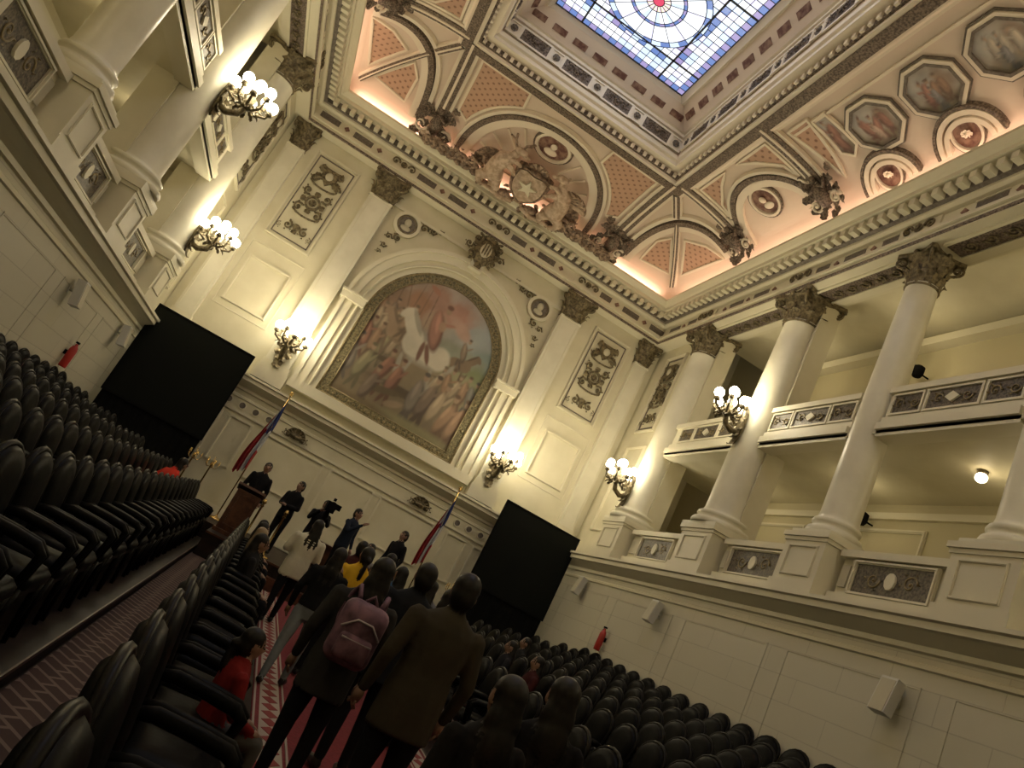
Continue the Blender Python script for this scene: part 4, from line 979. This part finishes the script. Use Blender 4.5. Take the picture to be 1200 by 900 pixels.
    rm=ob.modifiers.new('r','REMESH'); rm.mode='VOXEL'; rm.voxel_size=vox; smo=ob.modifiers.new('s','SMOOTH'); smo.iterations=3; smo.factor=.5
    dg=bpy.context.evaluated_depsgraph_get(); em_=bpy.data.meshes.new_from_object(ob.evaluated_get(dg)); bpy.data.objects.remove(ob)
    def inhair(p):
        ca,sa=math.cos(-head),math.sin(-head); q=Vector((p[0],p[1]-hl,p[2]-hd)); q=Vector((q.x*ca-q.y*sa,q.x*sa+q.y*ca,q.z))
        f=lambda c,r: ((q.x-c[0])/r[0])**2+((q.y-c[1])/r[1])**2+((q.z-c[2])/r[2])**2<.97
        return f((0,-.014,1.636),(.088,.104,.098)) or f((0,-.042,1.58),(.083,.078,.10))
    pts=[(p,t) for p,t in pts if not(t=='skin' and inhair(p))]
    kd=kdtree.KDTree(len(pts))
    for i,(p,t) in enumerate(pts): kd.insert(p,i)
    kd.balance()
    mp={'top':cloth(top),'legs':cloth(legs),'skin':SKIN,'hair':hairm,'shoe':SHOE}
    out=MB(); out.V=[tuple(v.co) for v in em_.vertices]
    for f in em_.polygons:
        c=f.center; _,i,_=kd.find(c); out.F.append(list(f.vertices)); out.I.append(out.mi(mp[pts[i][1]])); out.S.append(True)
    bpy.data.meshes.remove(em_)
    for wr,el,s in prims:
        d=(Vector(wr)-Vector(el)).normalized(); side=Vector((1,0,0))*(-s); side=(side-d*side.dot(d)).normalized()
        O=Vector(wr)+d*.015
        out.M=Matrix.Identity(4)
        out.tube([tuple(O),tuple(O+d*.04),tuple(O+d*.085)],[.026,.034,.03],SKIN,10)
        fw=Vector((0,1,0))
        for k in range(4):
            off=fw*(k-1.5)*.019; ln=[.062,.074,.07,.055][k]; q=O+d*.08+off
            out.tube([tuple(q),tuple(q+d*ln*.5+side*.006),tuple(q+d*ln*.85+side*.025)],[.0095,.0085,.007],SKIN,6)
        q=O+d*.03+fw*.028; out.tube([tuple(q),tuple(q+d*.03+fw*.02),tuple(q+d*.058+fw*.022+side*.012)],[.012,.01,.008],SKIN,6)
    out.M=Matrix.Translation((0,hl,hd))@Matrix.Rotation(head,4,'Z')
    for s in(-1,1): out.ell((s*.03,.099,1.605),(.013,.008,.009),SHOE,8,6)
    out.M=Matrix.Identity(4)
    o=out.obj(name,(x,y,z0),yaw); k=h/1.72; o.scale=(k,k,k); return o
DK=(.009,.009,.011); C0=FZ+.016
person('man_in_brown_jacket',-.44,-16.75,C0,.15,1.75,(.050,.042,.030),DK,coat=.72,vox=.014,bulk=1.14,head=-.35)
person('woman_in_grey_coat',-.88,-16.25,C0,.0,1.60,(.034,.033,.032),DK,'long',coat=.7,vox=.014,bulk=1.05)
person('man_in_dark_jacket',-.38,-15.3,C0,.1,1.72,(.014,.015,.020),DK,coat=.75,vox=.016,bulk=1.1)
person('woman_in_jeans',-.84,-13.3,C0,-.2,1.48,(.010,.010,.012),(.17,.19,.21),'long',coat=.95,vox=.016,stride=.2,lean=.05,arms='one')
person('person_in_yellow_jacket',-.44,-12.3,C0,.2,1.62,(.66,.40,.03),DK,'tail',coat=.8,vox=.018)
person('woman_in_white_sweater',-.92,-9.6,C0,.2,1.64,(.62,.59,.47),DK,'long',coat=.74,vox=.018,stride=.12,arms='folded',bulk=1.15)
person('visitor',-.3,-10.6,C0,0,1.66,(.05,.015,.015),DK,vox=.02)
person('visitor',.35,-9.4,C0,.3,1.70,(.02,.02,.03),DK,vox=.02)
person('visitor',.8,-10.9,C0,-.3,1.62,(.14,.14,.16),DK,'long',vox=.02)
person('visitor',.25,-7.6,C0,2.6,1.70,(.22,.21,.20),DK,vox=.02)
person('visitor',.35,-13.6,C0,-.2,1.62,(.012,.012,.015),DK,'long',vox=.018)
person('visitor',.15,-11.7,C0,.5,1.6,(.03,.08,.17),DK,'long',vox=.018)
person('woman_with_long_hair',-.12,-17.95,C0,-.1,1.50,(.009,.008,.009),DK,'long',vox=.014,coat=.75)
person('woman_with_long_hair',-.54,-18.35,C0,.2,1.42,(.010,.009,.009),DK,'long',vox=.014,coat=.75)
person('child_in_red_jacket',-1.46,-17.05,FZ+.12,-1.3,1.15,(.18,.014,.014),(.09,.085,.08),'tail',pose='sit',vox=.016)
person('seated_visitor_in_red',-3.70,-6.5,FZ+.28,-.9,1.65,(.65,.05,.03),DK,'long',pose='sit',lean=.5)
person('seated_visitor_fair_hair',-1.58,-9.25,FZ,-1.5,1.55,(.24,.22,.2),DK,'long',hairm=HAIRG,pose='sit')
for y in(-6.65,-7.95,-11.85): person('seated_visitor',-1.58,y,FZ,-1.5,1.6,(.016,.015,.016),DK,random.choice(['long','short']),pose='sit')
for x,y,c in((2.93,-9.1,(.016,.016,.02)),(2.93,-10.4,(.05,.012,.012)),(1.58,-8.6,(.016,.016,.016)),(1.58,-10.55,(.05,.05,.06)),(3.66,-7.8,(.016,.016,.016))):
    person('seated_visitor',x,y,FZ+(.14 if x==2.93 else .28 if x>3 else 0),1.5,1.65,c,DK,random.choice(['long','short']),pose='sit')
person('speaker_at_lectern',-2.12,-3.95,STG,pi,1.76,DK,DK)
person('man_in_suit',-1.28,-3.9,STG,2.5,1.74,DK,DK,arms='folded')
person('man_in_suit',.16,-3.9,STG,-2.4,1.80,(.015,.02,.035),DK,arms='one')
person('man_in_suit',1.40,-3.6,STG,2.2,1.86,DK,DK)
person('camera_operator',-.60,-4.3,STG,pi,1.62,DK,DK,arms='raised')
mb=MB(); BP=mat('backpack_pink',(.25,.13,.18),.7,0,(.09,.045,.07),9); BPS=mat('backpack_trim',(.45,.40,.42),.6)
pillow(mb,rrect(.15,.2,.07),.17,BP,Matrix.Rotation(pi/2,4,'X')); pillow(mb,rrect(.11,.08,.03),.07,BP,Matrix.Translation((0,-.1,-.08))@Matrix.Rotation(pi/2,4,'X'))
mb.tube([(-.13,-.10,.02),(-.05,-.115,.09),(.05,-.115,.09),(.13,-.10,.02)],.008,BPS,5); mb.tube([(-.10,-.135,-.03),(.10,-.135,-.03)],.007,BPS,5)
for s in(-1,1): mb.tube([(s*.1,.08,-.12),(s*.13,.16,.05),(s*.12,.17,.2),(s*.1,.1,.27),(s*.08,.04,.2)],.018,BP,6)
mb.tube([(-.04,0,.2),(0,0,.25),(.04,0,.2)],.012,BP,6)
mb.obj('backpack',(-.88,-16.25-.225,-.50),0)
# ---------------------------------------------------------------- lights
PK=(1,.61,.45)
light('cove_light_front','AREA',(0,-.70,11.16),68,PK,11.2,(math.radians(180-25),0,0),.2)
for s in(-1,1): light('cove_light_side','AREA',(s*(W-.70),-11.7,11.16),98,(1,.67,.48),.2,(pi,math.radians(-20*s),0),21)
light('cove_light_back','AREA',(0,-L+.70,11.16),60,PK,11.2,(math.radians(180+25),0,0),.2)
light('skylight_daylight','AREA',(0,-11.75,13.66),90,(.95,.92,.88),3.8,(0,0,0),11.8)
w=bpy.data.worlds.new('w'); sc.world=w; w.use_nodes=True; w.node_tree.nodes['Background'].inputs[0].default_value=(.5,.45,.38,1); w.node_tree.nodes['Background'].inputs[1].default_value=.05
# ---------------------------------------------------------------- camera
ya,p,ro=.210,.280,.483
F_=Vector((math.sin(ya)*math.cos(p),math.cos(ya)*math.cos(p),math.sin(p))); r0=Vector((math.cos(ya),-math.sin(ya),0)); u0=r0.cross(F_)
r_=r0*math.cos(ro)+u0*math.sin(ro); u_=-r0*math.sin(ro)+u0*math.cos(ro)
cd=bpy.data.cameras.new('camera'); co=bpy.data.objects.new('camera',cd); sc.collection.objects.link(co)
co.matrix_world=Matrix(((r_.x,u_.x,-F_.x,-1.788),(r_.y,u_.y,-F_.y,-21.398),(r_.z,u_.z,-F_.z,0),(0,0,0,1)))
cd.sensor_width=36; cd.lens=862.9/1200*36; cd.clip_start=.05; sc.camera=co
sc.view_settings.view_transform='Standard'
